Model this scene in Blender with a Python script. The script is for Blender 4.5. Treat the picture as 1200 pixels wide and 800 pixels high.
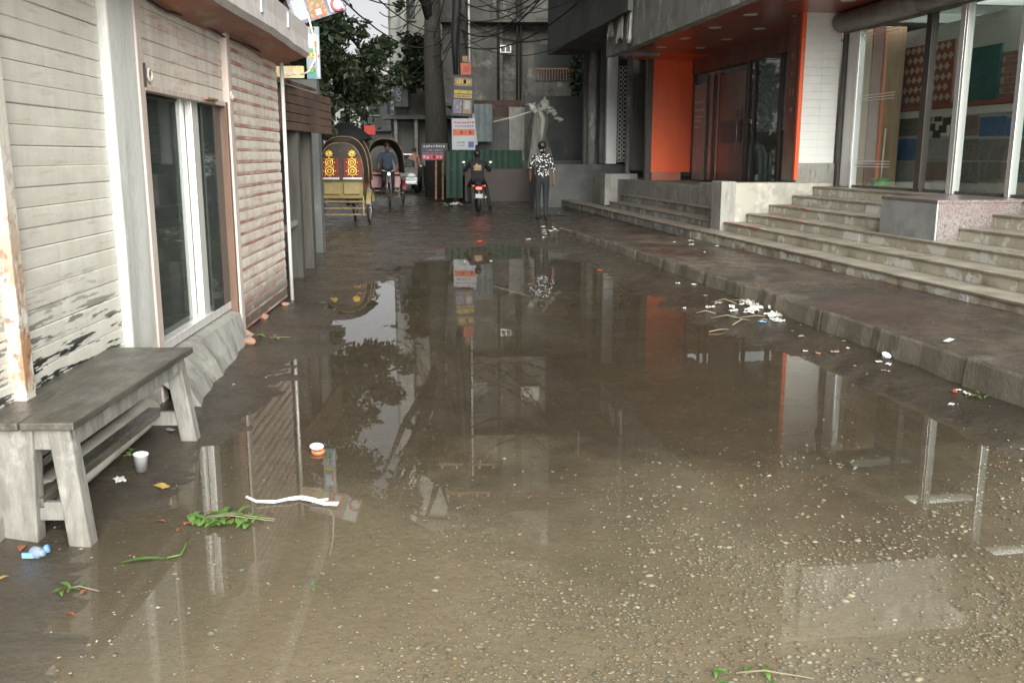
import bpy, bmesh, math, random
from mathutils import Vector, Matrix, noise
random.seed(7)
rnd = random.uniform
R_ = math.radians
scene = bpy.context.scene
for o in list(bpy.data.objects):
    bpy.data.objects.remove(o, do_unlink=True)
COL = scene.collection

# ---------------------------------------------------------------- camera
F = 1083.0; PITCH = math.atan(218 / 1083); CAMH = 1.5
cam_d = bpy.data.cameras.new('camera'); cam = bpy.data.objects.new('camera', cam_d); COL.objects.link(cam)
cam_d.sensor_width = 36; cam_d.lens = 36 * F / 1200; cam_d.clip_end = 900; cam_d.clip_start = .05
cam.location = (0, 0, CAMH); cam.rotation_euler = (math.pi / 2 - PITCH, 0, 0)
scene.camera = cam

# ---------------------------------------------------------------- sky, sun, exposure
SUN_AZ, SUN_EL = R_(166), R_(27)          # azimuth clockwise from +Y: behind the photographer
W = bpy.data.worlds.new('World'); scene.world = W; W.use_nodes = True
nt = W.node_tree; bg = nt.nodes['Background']
sky = nt.nodes.new('ShaderNodeTexSky'); sky.sky_type = 'NISHITA'; sky.sun_disc = False
sky.sun_elevation = SUN_EL; sky.sun_rotation = SUN_AZ; sky.air_density = 1.0; sky.dust_density = 1.5; sky.ozone_density = 1
hs = nt.nodes.new('ShaderNodeHueSaturation'); hs.inputs['Saturation'].default_value = .12
nt.links.new(sky.outputs[0], hs.inputs['Color']); nt.links.new(hs.outputs[0], bg.inputs[0]); bg.inputs[1].default_value = .051
sd = bpy.data.lights.new('sun', 'SUN'); sd.energy = 5.0; sd.angle = R_(54); sd.color = (1, .985, .915)
sun = bpy.data.objects.new('sun', sd); COL.objects.link(sun)
S = Vector((math.sin(SUN_AZ) * math.cos(SUN_EL), math.cos(SUN_AZ) * math.cos(SUN_EL), math.sin(SUN_EL)))
sun.rotation_euler = S.to_track_quat('Z', 'Y').to_euler(); sun.location = S * 40
vs = scene.view_settings; vs.view_transform = 'Standard'; vs.look = 'None'; vs.gamma = 1; vs.use_curve_mapping = False
vs.exposure = 1.2
scene.render.engine = 'CYCLES'
scene.cycles.transparent_max_bounces = 16; scene.cycles.max_bounces = 8

# ---------------------------------------------------------------- photo pixel -> place
cP, sP = math.cos(PITCH), math.sin(PITCH)
def ray(px, py):
    v = (400 - py) / F
    return ((px - 600) / F, cP + sP * v, -sP + cP * v)
def G(px, py, z=0.0):
    d = ray(px, py); t = (z - CAMH) / d[2]; return Vector((d[0] * t, d[1] * t, z))
def AY(px, py, Y):
    d = ray(px, py); t = Y / d[1]; return Vector((d[0] * t, Y, CAMH + d[2] * t))
# right-hand frontage frame: p = distance across (towards the shops), q = distance along the street
KR = .154; NR = Vector((1, KR, 0)).normalized(); VR = Vector((-NR.y, NR.x, 0)); RROT = math.atan(KR)
def RW(p, q, z=0.0):
    return Vector((NR.x * p + VR.x * q, NR.y * p + VR.y * q, z))
def ATP(px, py, p):
    d = Vector(ray(px, py)); t = p / (d.x * NR.x + d.y * NR.y); w = d * t
    return (w.dot(VR), CAMH + w.z)       # q, z
def ATQ(px, py, q):
    d = Vector(ray(px, py)); t = q / (d.x * VR.x + d.y * VR.y); w = d * t
    return (w.dot(NR), CAMH + w.z)       # p, z
# left-hand shop line
def LX(y): return -1.86 - .05 * y
LROT = math.atan(.05)
MR = Matrix.Rotation(RROT, 4, 'Z')       # local (p,q,z) -> world
ML = Matrix.Translation((-1.86, 0, 0)) @ Matrix.Rotation(LROT, 4, 'Z')

# ---------------------------------------------------------------- materials
def lin(h):
    h = h.lstrip('#'); r = [int(h[i:i + 2], 16) / 255 for i in (0, 2, 4)]
    return tuple((c / 12.92 if c <= .04045 else ((c + .055) / 1.055) ** 2.4) for c in r) + (1,)
def col(c):
    if isinstance(c, str): return lin(c)
    return tuple(c) + (1,) if len(c) == 3 else tuple(c)
MATS = {}
def pmat(name, base, layers=(), rough=.7, rlayer=None, bump=0, bscale=60, bstretch=(1, 1, 1), metal=0, spec=.5, emit=0, trans=0, coat=0, coords='pos'):
    """layers: (colour, scale, lo, hi, stretch, opacity[, zlo, zhi]) blended over the base by noise thresholds."""
    m = bpy.data.materials.new(name); m.use_nodes = True; t = m.node_tree; N = t.nodes; L = t.links
    b = N['Principled BSDF']; b.inputs['Roughness'].default_value = rough; b.inputs['Metallic'].default_value = metal
    b.inputs['Specular IOR Level'].default_value = spec
    if coat: b.inputs['Coat Weight'].default_value = coat; b.inputs['Coat Roughness'].default_value = .12
    geo = N.new('ShaderNodeNewGeometry'); pos = geo.outputs['Position']
    if coords == 'obj':
        tc = N.new('ShaderNodeTexCoord'); pos = tc.outputs['Object']
    def mapped(st):
        if st == (1, 1, 1): return pos
        mp = N.new('ShaderNodeMapping'); mp.inputs['Scale'].default_value = st; L.new(pos, mp.inputs['Vector']); return mp.outputs[0]
    def nz(scale, st, detail=6, rg=.6):
        n = N.new('ShaderNodeTexNoise'); n.inputs['Scale'].default_value = scale; n.inputs['Detail'].default_value = detail
        n.inputs['Roughness'].default_value = rg; L.new(mapped(st), n.inputs['Vector']); return n.outputs[0]
    def ramp(v, lo, hi, a=0., c=1.):
        r = N.new('ShaderNodeMapRange'); r.inputs[1].default_value = lo; r.inputs[2].default_value = hi
        r.inputs[3].default_value = a; r.inputs[4].default_value = c; L.new(v, r.inputs[0]); return r.outputs[0]
    cur = None
    for ly in layers:
        c2, sc, lo, hi, st, op = ly[:6]
        f = ramp(nz(sc, st), lo, hi, 0, op)
        if len(ly) > 6:
            sx = N.new('ShaderNodeSeparateXYZ'); L.new(pos, sx.inputs[0])
            zf = ramp(sx.outputs[2], ly[6], ly[7]); mu = N.new('ShaderNodeMath'); mu.operation = 'MULTIPLY'
            L.new(f, mu.inputs[0]); L.new(zf, mu.inputs[1]); f = mu.outputs[0]
        mx = N.new('ShaderNodeMix'); mx.data_type = 'RGBA'; L.new(f, mx.inputs[0])
        if cur is None: mx.inputs[6].default_value = col(base)
        else: L.new(cur, mx.inputs[6])
        mx.inputs[7].default_value = col(c2); cur = mx.outputs[2]
    if cur is None: b.inputs['Base Color'].default_value = col(base)
    else: L.new(cur, b.inputs['Base Color'])
    if rlayer:
        sc, lo, hi, r0, r1 = rlayer[:5]; L.new(ramp(nz(sc, rlayer[5] if len(rlayer) > 5 else (1, 1, 1)), lo, hi, r0, r1), b.inputs['Roughness'])
    if bump:
        bp = N.new('ShaderNodeBump'); bp.inputs['Strength'].default_value = bump; bp.inputs['Distance'].default_value = .02
        L.new(nz(bscale, bstretch, 8, .65), bp.inputs['Height']); L.new(bp.outputs[0], b.inputs['Normal'])
    if emit:
        b.inputs['Emission Color'].default_value = col(base); b.inputs['Emission Strength'].default_value = emit
    if trans:
        tl = N.new('ShaderNodeBsdfTranslucent')
        if cur is None: tl.inputs[0].default_value = col(base)
        else: L.new(cur, tl.inputs[0])
        ms = N.new('ShaderNodeMixShader'); ms.inputs[0].default_value = trans
        L.new(b.outputs[0], ms.inputs[1]); L.new(tl.outputs[0], ms.inputs[2]); L.new(ms.outputs[0], N['Material Output'].inputs[0])
    MATS[name] = m; return m
U1 = (1, 1, 1); ST = (3, 3, .35)         # ST: vertical streaks
def glassmat(name, tint, ior=1.5, body=None, bodyw=0., rough=0., bump=0, bscale=3., silt_falloff=None):
    m = bpy.data.materials.new(name); m.use_nodes = True; t = m.node_tree; N = t.nodes; L = t.links
    N.remove(N['Principled BSDF'])
    fr = N.new('ShaderNodeFresnel'); fr.inputs[0].default_value = ior
    gb_ = N.new('ShaderNodeNewGeometry'); ir = N.new('ShaderNodeMapRange'); ir.inputs[3].default_value = ior; ir.inputs[4].default_value = 1 / ior
    L.new(gb_.outputs['Backfacing'], ir.inputs[0]); L.new(ir.outputs[0], fr.inputs[0])   # a thin sheet reflects alike from both sides
    tr = N.new('ShaderNodeBsdfTransparent'); tr.inputs[0].default_value = col(tint)
    gl = N.new('ShaderNodeBsdfGlossy'); gl.inputs['Roughness'].default_value = rough; gl.inputs[0].default_value = (1, 1, 1, 1)
    mx = N.new('ShaderNodeMixShader'); inner = tr.outputs[0]
    if body:
        df = N.new('ShaderNodeBsdfDiffuse'); df.inputs[0].default_value = col(body)
        mi = N.new('ShaderNodeMixShader')
        nz = N.new('ShaderNodeTexNoise'); nz.inputs['Scale'].default_value = .8; nz.inputs['Detail'].default_value = 5
        geo = N.new('ShaderNodeNewGeometry'); L.new(geo.outputs['Position'], nz.inputs['Vector'])
        mr = N.new('ShaderNodeMapRange'); mr.inputs[1].default_value = .3; mr.inputs[2].default_value = .7
        mr.inputs[3].default_value = bodyw * .7; mr.inputs[4].default_value = min(1, bodyw * 1.3)
        L.new(nz.outputs[0], mr.inputs[0]); fac = mr.outputs[0]
        if silt_falloff:
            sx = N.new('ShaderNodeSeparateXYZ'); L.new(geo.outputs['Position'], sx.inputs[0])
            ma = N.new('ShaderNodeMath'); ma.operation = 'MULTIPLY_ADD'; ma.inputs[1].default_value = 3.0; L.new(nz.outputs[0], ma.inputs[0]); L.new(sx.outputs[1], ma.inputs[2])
            m2 = N.new('ShaderNodeMapRange'); m2.inputs[1].default_value = silt_falloff[0]; m2.inputs[2].default_value = silt_falloff[1]; m2.inputs[3].default_value = 0; m2.inputs[4].default_value = silt_falloff[2]; L.new(ma.outputs[0], m2.inputs[0])
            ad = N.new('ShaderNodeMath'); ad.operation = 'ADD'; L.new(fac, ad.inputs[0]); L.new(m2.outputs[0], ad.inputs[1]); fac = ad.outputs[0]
        L.new(fac, mi.inputs[0])
        L.new(tr.outputs[0], mi.inputs[1]); L.new(df.outputs[0], mi.inputs[2]); inner = mi.outputs[0]
    L.new(fr.outputs[0], mx.inputs[0]); L.new(inner, mx.inputs[1]); L.new(gl.outputs[0], mx.inputs[2])
    if bump:
        nb = N.new('ShaderNodeTexNoise'); nb.inputs['Scale'].default_value = bscale; nb.inputs['Detail'].default_value = 3
        geo2 = N.new('ShaderNodeNewGeometry'); L.new(geo2.outputs['Position'], nb.inputs['Vector'])
        bp = N.new('ShaderNodeBump'); bp.inputs['Strength'].default_value = bump; bp.inputs['Distance'].default_value = .01
        L.new(nb.outputs[0], bp.inputs['Height'])
        for n in (fr, gl): L.new(bp.outputs[0], n.inputs['Normal'])
    L.new(mx.outputs[0], N['Material Output'].inputs[0]); MATS[name] = m; return m

pmat('ground', (.056, .045, .033), [((.032, .026, .02), 1.2, .4, .62, U1, .8), ((.075, .065, .049), 3.5, .5, .72, U1, .55), ((.028, .025, .022), 25, .52, .7, U1, .6), ((.2, .18, .15), 70, .66, .72, U1, .4)],
     rlayer=(2.2, .35, .65, .1, .38), bump=.6, bscale=30, spec=.5)
# the near end of the street is a spread of pale sandy gravel silt over the dark road; its paleness also paints in flash falloff
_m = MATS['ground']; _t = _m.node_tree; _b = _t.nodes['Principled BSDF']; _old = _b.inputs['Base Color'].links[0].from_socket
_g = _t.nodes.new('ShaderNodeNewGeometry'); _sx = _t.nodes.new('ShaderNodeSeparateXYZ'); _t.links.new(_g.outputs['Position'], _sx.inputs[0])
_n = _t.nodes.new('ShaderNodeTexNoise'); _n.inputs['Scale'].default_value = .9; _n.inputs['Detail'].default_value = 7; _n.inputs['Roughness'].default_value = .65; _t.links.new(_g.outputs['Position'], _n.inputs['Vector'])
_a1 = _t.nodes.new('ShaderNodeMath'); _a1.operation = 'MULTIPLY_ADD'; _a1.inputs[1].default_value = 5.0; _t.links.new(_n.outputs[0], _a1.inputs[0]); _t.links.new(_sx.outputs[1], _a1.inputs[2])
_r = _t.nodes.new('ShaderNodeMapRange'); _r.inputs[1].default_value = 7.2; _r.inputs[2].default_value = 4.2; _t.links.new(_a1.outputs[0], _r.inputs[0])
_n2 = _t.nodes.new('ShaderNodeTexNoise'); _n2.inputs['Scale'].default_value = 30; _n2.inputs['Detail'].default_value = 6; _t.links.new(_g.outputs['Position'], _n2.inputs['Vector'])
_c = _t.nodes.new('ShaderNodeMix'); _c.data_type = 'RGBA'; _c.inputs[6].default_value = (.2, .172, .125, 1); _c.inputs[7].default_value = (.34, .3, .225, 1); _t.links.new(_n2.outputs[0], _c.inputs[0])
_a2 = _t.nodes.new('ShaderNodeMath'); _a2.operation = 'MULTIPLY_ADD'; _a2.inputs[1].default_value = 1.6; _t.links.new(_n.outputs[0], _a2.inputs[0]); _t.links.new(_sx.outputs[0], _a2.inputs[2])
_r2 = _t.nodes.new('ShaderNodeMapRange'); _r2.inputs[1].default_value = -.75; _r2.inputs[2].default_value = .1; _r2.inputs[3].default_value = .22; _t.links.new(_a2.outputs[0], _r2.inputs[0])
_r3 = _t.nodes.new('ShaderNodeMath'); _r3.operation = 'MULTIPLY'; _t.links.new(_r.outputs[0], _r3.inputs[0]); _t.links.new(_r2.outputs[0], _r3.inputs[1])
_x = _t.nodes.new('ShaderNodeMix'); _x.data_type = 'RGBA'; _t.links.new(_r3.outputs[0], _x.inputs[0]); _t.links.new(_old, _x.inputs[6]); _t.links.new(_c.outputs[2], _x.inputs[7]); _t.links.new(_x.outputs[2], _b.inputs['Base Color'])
glassmat('water', (.94, .91, .84), 1.33, (.33, .285, .205), .05, 0, .03, 2.6, silt_falloff=(6.4, 3.5, .2))  # muddier body towards the camera also paints in the flash falloff
pmat('pebble', (.3, .29, .26), rough=.45)
pmat('shutter_cream', (.66, .645, .585), [((.5, .475, .42), 2.2, .42, .7, ST, .6), ((.82, .80, .74), 4, .5, .7, (1, 1, 4), .4), ((.33, .3, .25), 9, .58, .72, (1, .35, 3), .55),
     ((.025, .03, .027), 13, .545, .56, (1, .22, 2.2), 1., 1.0, .6), ((.5, .36, .25), 5, .62, .75, ST, .5)], rough=.45, bump=.12, bscale=30)
pmat('shutter_pink', (.66, .62, .56), [((.42, .36, .31), 3, .4, .65, ST, .6), ((.40, .20, .16), 7, .52, .66, (1, .4, 3), .5), ((.62, .59, .53), 11, .5, .7, U1, .4), ((.075, .06, .045), 3, .34, .42, U1, .92, .5, .16)], rough=.5, bump=.15, bscale=30)
pmat('slat_red', (.40, .19, .15), [((.56, .5, .44), 5, .42, .58, (1, .5, 2), .9)], rough=.55, bump=.1)
pmat('plaster_white', (.58, .59, .57), [((.4, .395, .37), 2.5, .42, .66, ST, .8), ((.66, .67, .65), 6, .55, .7, U1, .5), ((.34, .31, .27), 8, .6, .72, ST, .6), ((.28, .25, .2), 4, .5, .7, U1, .75, .7, .2)], rough=.75, bump=.2, bscale=22)
pmat('paint_pink', (.47, .38, .34), [((.55, .51, .47), 5, .42, .6, ST, .8), ((.35, .14, .1), 9, .62, .72, ST, .7)], rough=.6, bump=.12)
pmat('rust_strip', (.62, .59, .53), [((.36, .19, .09), 10, .45, .55, (1, 1, .5), .9, 1.5, .9), ((.2, .09, .04), 24, .52, .62, U1, .8, 1.8, .9)], rough=.65, bump=.25, bscale=50)
pmat('rust_iron', (.22, .11, .06), [((.4, .22, .12), 14, .45, .62, U1, .8)], rough=.7, bump=.2)
pmat('orange_frame', (.14, .08, .055), [((.09, .05, .033), 9, .45, .65, ST, .7)], rough=.55)
pmat('aluminium', (.74, .74, .72), [((.5, .5, .48), 6, .5, .7, ST, .6)], rough=.35, metal=.35)
pmat('alu_bright', (.86, .88, .88), rough=.25, metal=.6)
pmat('canopy_paint', (.5, .47, .46), [((.62, .6, .58), 3, .45, .65, U1, .7), ((.4, .32, .31), 7, .5, .68, ST, .7), ((.2, .17, .15), 16, .62, .7, ST, .6)], rough=.55, bump=.15, bscale=18)
pmat('soffit_rust', (.27, .13, .095), [((.4, .17, .10), 2.5, .45, .65, (1, .5, 1), .8), ((.42, .36, .31), 6, .55, .7, (1, .3, 1), .6)], rough=.65, bump=.15)
pmat('concrete', (.30, .295, .27), [((.2, .19, .17), 2, .42, .65, U1, .8), ((.4, .39, .36), 5, .5, .7, U1, .6), ((.1, .095, .08), 6, .55, .7, ST, .7)], rough=.8, bump=.3, bscale=26)
pmat('concrete_wet', (.17, .155, .13), [((.1, .09, .075), 2.2, .42, .62, U1, .8), ((.27, .25, .21), 5, .55, .72, U1, .6)], rlayer=(3, .35, .65, .25, .7), bump=.3, bscale=30)
pmat('pavement', (.085, .069, .051), [((.03, .027, .023), .9, .45, .56, U1, .85), ((.13, .115, .095), 2.4, .54, .66, (1, .5, 1), .7), ((.045, .036, .028), 7, .5, .62, U1, .7), ((.06, .036, .028), .7, .45, .6, U1, .7), ((.3, .28, .25), 60, .67, .72, U1, .6)], rlayer=(1.3, .38, .6, .16, .7), bump=.6, bscale=22)
pmat('kerb_face', (.17, .15, .12), [((.11, .1, .08), 3, .42, .62, U1, .8), ((.3, .25, .2), 6, .55, .7, U1, .6), ((.07, .08, .04), 9, .6, .72, U1, .7)], rough=.75, bump=.4, bscale=30)
pmat('step_tile', (.52, .485, .395), [((.4, .365, .295), 2.6, .42, .65, U1, .7), ((.2, .155, .095), 3.4, .5, .64, U1, .85, .55, .25), ((.68, .68, .65), 3.3, .535, .55, U1, .95), ((.2, .15, .09), 2.2, .52, .62, U1, .7, .5, .3), ((.16, .14, .11), 7, .6, .72, ST, .6)], rough=.5, bump=.12, bscale=30)
pmat('step_tread', (.27, .245, .2), [((.16, .145, .115), 2.5, .42, .62, U1, .8), ((.37, .36, .33), 5, .55, .7, (.6, .6, 1), .7), ((.3, .13, .09), 3, .66, .7, U1, .7)], rlayer=(3, .35, .65, .25, .6), bump=.2, bscale=30)
pmat('tile_dark_far', (.27, .265, .24), [((.12, .11, .095), 2.4, .42, .6, U1, .85), ((.42, .42, .4), 5, .58, .62, U1, .8)], rough=.6, bump=.2)
pmat('granite', (.2, .175, .17), [((.08, .065, .065), 55, .5, .56, U1, .9), ((.3, .27, .265), 80, .56, .6, U1, .8), ((.16, .09, .09), 3, .45, .6, U1, .4)], rough=.3)
pmat('granite_face', (.36, .365, .37), [((.24, .25, .25), 4, .42, .65, U1, .7), ((.46, .46, .46), 30, .55, .65, U1, .4)], rough=.35, bump=.05)
pmat('red_paint_wear', (.45, .13, .09), [((.35, .3, .25), 8, .45, .6, U1, .8)], rough=.6)
pmat('tile_white', (.74, .745, .72), [((.62, .62, .58), 3, .45, .7, U1, .6), ((.8, .8, .79), 20, .5, .6, (1, 1, 3), .4)], rough=.4, bump=.08, bscale=60, bstretch=(1, 1, 4))
pmat('mortar', (.5, .49, .46), rough=.9)
pmat('panel_white', (.76, .78, .78), [((.68, .7, .7), 5, .5, .7, ST, .5)], rough=.3)
pmat('orange_panel', (.86, .13, .035), [((.78, .105, .03), 1.5, .45, .65, ST, .8), ((.48, .1, .06), 6, .6, .75, U1, .5)], rough=.4, coat=.3)
pmat('orange_faded', (.42, .13, .08), [((.35, .2, .15), 4, .45, .65, U1, .7)], rough=.6)
pmat('soffit_red', (.33, .075, .045), [((.22, .06, .045), 1.5, .42, .62, U1, .7)], rough=.3, coat=.4)
pmat('maroon_face', (.21, .085, .065), [((.3, .17, .14), 3, .45, .65, ST, .8), ((.12, .07, .055), 8, .55, .7, U1, .6), ((.33, .32, .29), 2, .4, .6, U1, .8, 2.0, 1.3)], rough=.5)
pmat('ring_faded', (.27, .15, .125), rough=.6)
pmat('dark_frame', (.05, .042, .038), [((.1, .08, .065), 8, .5, .7, ST, .6)], rough=.4)
pmat('wood_door', (.13, .05, .035), [((.085, .032, .022), 4, .4, .6, (6, 6, .6), .8)], rough=.3, coat=.3)
pmat('brown_column', (.25, .165, .1), [((.19, .12, .075), 3, .45, .6, ST, .7)], rough=.5)
pmat('interior_wall', (.62, .63, .6), [((.52, .54, .52), 1.5, .4, .65, U1, .7)], rough=.7)
pmat('interior_floor', (.35, .34, .32), rough=.25)
pmat('tile_teal', (.05, .16, .16), [((.03, .1, .11), 6, .4, .6, U1, .7)], rough=.3)
pmat('tile_blue', (.10, .2, .38), [((.06, .14, .28), 8, .4, .6, U1, .7)], rough=.3)
pmat('tile_grey', (.4, .42, .41), [((.3, .31, .3), 6, .4, .6, U1, .7)], rough=.3)
pmat('tile_brown', (.3, .23, .2), [((.22, .16, .14), 9, .4, .6, U1, .7)], rough=.3)
pmat('tile_speckle', (.27, .27, .25), [((.1, .1, .095), 60, .48, .54, U1, .9)], rough=.35)
pmat('lattice_red', (.3, .09, .065), rough=.5)
pmat('lattice_cream', (.55, .45, .36), rough=.5)
pmat('brick_face', (.36, .19, .14), [((.26, .13, .1), 9, .4, .6, U1, .7)], rough=.8)
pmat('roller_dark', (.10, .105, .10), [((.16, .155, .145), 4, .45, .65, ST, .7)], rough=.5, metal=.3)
pmat('roller_box', (.22, .215, .2), [((.13, .12, .11), 4, .45, .65, U1, .7)], rough=.5, metal=.3)
pmat('canopy_conc', (.25, .247, .235), [((.16, .16, .15), 2, .42, .62, U1, .8), ((.5, .5, .49), 3.5, .54, .66, (1, 1, .5), .7), ((.12, .12, .11), 5, .55, .7, ST, .8)], rough=.75, bump=.2)
pmat('stain_wall', (.15, .147, .134), [((.08, .078, .07), .5, .38, .6, U1, .85), ((.07, .068, .058), 1.1, .5, .66, ST, .9), ((.3, .295, .27), 1.8, .56, .7, U1, .7), ((.035, .045, .04), 4, .58, .7, U1, .7)], rough=.85, bump=.2)
pmat('render_grey', (.105, .11, .106), [((.058, .062, .06), .8, .42, .62, U1, .8), ((.15, .155, .15), 3, .55, .7, U1, .5)], rough=.8)
pmat('wall_beige', (.3, .285, .25), [((.2, .19, .165), .6, .4, .62, U1, .8), ((.15, .14, .12), 1.4, .56, .7, ST, .8)], rough=.8)
pmat('wall_pale', (.4, .41, .395), [((.28, .28, .265), .5, .4, .62, U1, .8), ((.2, .2, .19), 1, .58, .7, ST, .7)], rough=.8)
pmat('window_dark', (.03, .035, .035), rough=.2)
pmat('timber_old', (.10, .095, .078), [((.055, .048, .04), 5, .4, .6, (5, .6, 5), .8), ((.19, .175, .15), 9, .56, .7, (5, .6, 5), .6)], rlayer=(5, .35, .65, .22, .5), bump=.25, bscale=30, bstretch=(4, .5, 4))
pmat('timber_pale', (.235, .228, .208), [((.135, .13, .115), 5, .42, .62, (4, 4, .8), .8), ((.13, .12, .1), 12, .57, .7, (3, 3, 1), .7), ((.4, .39, .365), 8, .56, .7, U1, .6), ((.12, .1, .08), 4, .4, .6, U1, .7, .14, .0)], rough=.7, bump=.3, bscale=40, bstretch=(3, 3, .8))
pmat('shack_brown', (.10, .062, .048), [((.055, .035, .028), 3, .42, .6, U1, .8), ((.2, .15, .13), 8, .6, .7, (3, 3, 1), .6)], rough=.6, bump=.2)
pmat('bark', (.032, .03, .025), [((.03, .027, .022), 5, .42, .6, ST, .8), ((.1, .09, .075), 9, .56, .7, ST, .6)], rough=.9, bump=.5, bscale=20, bstretch=(3, 3, .5))
pmat('bark_pale', (.16, .15, .13), [((.08, .075, .062), 5, .42, .6, ST, .8)], rough=.9, bump=.5, bscale=20, bstretch=(3, 3, .5))
pmat('leaf_dark', (.03, .045, .02), [((.016, .026, .012), 2, .4, .6, U1, .8), ((.06, .085, .03), 7, .55, .7, U1, .6)], rough=.5, trans=.3)
pmat('leaf_mid', (.055, .08, .04), [((.03, .048, .024), 1.5, .4, .6, U1, .8)], rough=.6, trans=.3)
pmat('leaf_fresh', (.13, .24, .055), [((.07, .15, .035), 20, .4, .6, U1, .8), ((.2, .3, .1), 45, .58, .68, U1, .6)], rough=.35, trans=.2)
pmat('leaf_rust', (.3, .1, .04), [((.2, .06, .03), 30, .4, .6, U1, .8)], rough=.5)
pmat('leaf_yellow', (.38, .27, .08), rough=.5)
pmat('plastic_white', (.80, .81, .82), [((.66, .66, .65), 30, .45, .65, U1, .5)], rough=.35, trans=.15)
pmat('paper_white', (.5, .48, .44), [((.27, .24, .2), 18, .5, .65, U1, .7)], rough=.8)
pmat('plastic_blue', (.18, .36, .66), rough=.3)
pmat('plastic_red', (.5, .06, .04), rough=.35)
pmat('plastic_orange', (.6, .17, .07), rough=.4)
pmat('pipe_cream', (.6, .57, .5), [((.4, .36, .3), 6, .45, .65, U1, .7)], rough=.45)
pmat('brick_rubble', (.3, .15, .1), [((.2, .17, .14), 9, .42, .6, U1, .8)], rough=.85, bump=.3)
pmat('straw', (.17, .145, .095), rough=.8)
pmat('black_rubber', (.018, .018, .018), rough=.6)
pmat('black_cloth', (.013, .013, .015), rough=.85)
pmat('steel', (.42, .42, .42), rough=.35, metal=.8)
pmat('hood_vinyl', (.022, .019, .016), [((.07, .05, .03), 22, .56, .64, U1, .9), ((.12, .03, .025), 14, .58, .66, U1, .7)], rough=.4)
pmat('rick_yellow', (.26, .205, .095), [((.17, .13, .06), 5, .42, .65, U1, .7), ((.45, .41, .3), 4, .58, .7, U1, .6)], rough=.3, coat=.3)
pmat('rick_red', (.16, .016, .014), rough=.35)
pmat('gold', (.75, .5, .1), rough=.3, metal=.3)
pmat('rick_frame', (.19, .12, .05), [((.09, .06, .03), 9, .45, .6, U1, .8)], rough=.5)
pmat('tin_blue', (.2, .24, .25), [((.14, .17, .18), 3, .42, .6, U1, .8)], rough=.5, metal=.2)
pmat('green_sheet', (.018, .045, .032), [((.02, .06, .04), 3, .4, .6, ST, .8), ((.1, .15, .12), 4, .6, .7, U1, .6)], rough=.5)
pmat('brown_sheet', (.05, .036, .031), [((.04, .028, .025), 3, .4, .6, U1, .8)], rough=.6)
pmat('tarp', (.2, .195, .175), [((.12, .115, .1), 4, .42, .62, ST, .8), ((.52, .51, .48), 6, .56, .7, ST, .7)], rough=.6, trans=.2)
pmat('tarp_cloth', (.42, .42, .39), [((.25, .24, .22), 4, .42, .62, ST, .9)], rough=.8)
pmat('skin', (.16, .085, .052), rough=.5)
pmat('hair', (.012, .010, .009), rough=.5)
pmat('jeans', (.010, .011, .014), [((.018, .02, .025), 30, .45, .6, U1, .7)], rough=.85)
pmat('shoe', (.06, .05, .045), rough=.6)
pmat('check_blue', (.05, .066, .095), [((.025, .036, .058), 26, .45, .55, U1, .9)], rough=.85)
pmat('dress_red', (.28, .1, .08), [((.4, .33, .26), 16, .5, .56, U1, .9)], rough=.85)
pmat('shirt_grey', (.25, .26, .25), rough=.85)
pmat('car_silver', (.34, .36, .36), rough=.25, metal=.6, coat=.5)
pmat('car_white', (.7, .71, .7), rough=.25, coat=.5)
pmat('car_glass', (.03, .035, .04), rough=.05)
pmat('lamp_white', (.9, .9, .85), rough=.2, emit=1.2)
pmat('tail_red', (.9, .03, .02), rough=.3, emit=4)
pmat('red_board', (.5, .035, .03), [((.38, .03, .025), 5, .45, .6, U1, .6)], rough=.5)
pmat('pink_board', (.45, .14, .15), [((.55, .4, .38), 5, .5, .6, U1, .7)], rough=.5)
pmat('print_dark', (.05, .045, .06), rough=.5)
pmat('print_violet', (.16, .14, .2), [((.3, .27, .33), 9, .5, .6, U1, .8)], rough=.5)
pmat('print_white', (.42, .45, .47), rough=.5)
pmat('print_pale', (.22, .26, .28), rough=.5)
pmat('print_grey', (.35, .38, .4), rough=.5)
pmat('print_sky', (.36, .5, .6), rough=.5)
pmat('print_orange', (.55, .13, .05), rough=.5)
pmat('print_yellow', (.5, .38, .09), rough=.5)
pmat('print_green', (.09, .24, .08), rough=.5)
pmat('print_blue', (.06, .1, .28), rough=.5)
pmat('print_teal', (.06, .2, .22), rough=.5)
pmat('print_red', (.45, .07, .09), rough=.5)
pmat('print_brown', (.25, .16, .08), [((.4, .3, .2), 30, .5, .58, U1, .8)], rough=.5)
pmat('board_yellow', (.6, .45, .22), [((.7, .6, .42), 9, .45, .6, U1, .7)], rough=.5)
pmat('cable_black', (.02, .02, .02), rough=.6)
pmat('pole_conc', (.06, .056, .049), [((.03, .028, .025), 3, .42, .62, ST, .8)], rough=.85, bump=.2)
pmat('lamp_disc', (.62, .58, .54), rough=.3)
pmat('etch_white', (.72, .74, .74), rough=.5)
glassmat('shop_glass', (.95, .975, .965), 1.45)
glassmat('shop_glass_dusty', (.40, .46, .44), 1.5, (.13, .15, .14), .28, .03)
glassmat('added_roof_glass', (.62, .68, .65), 1.45, (.2, .22, .21), .25)  # glazing of the unseen roof added over the tile shop
glassmat('bottle_clear', (.75, .85, .95), 1.3, (.5, .6, .75), .3)
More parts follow.
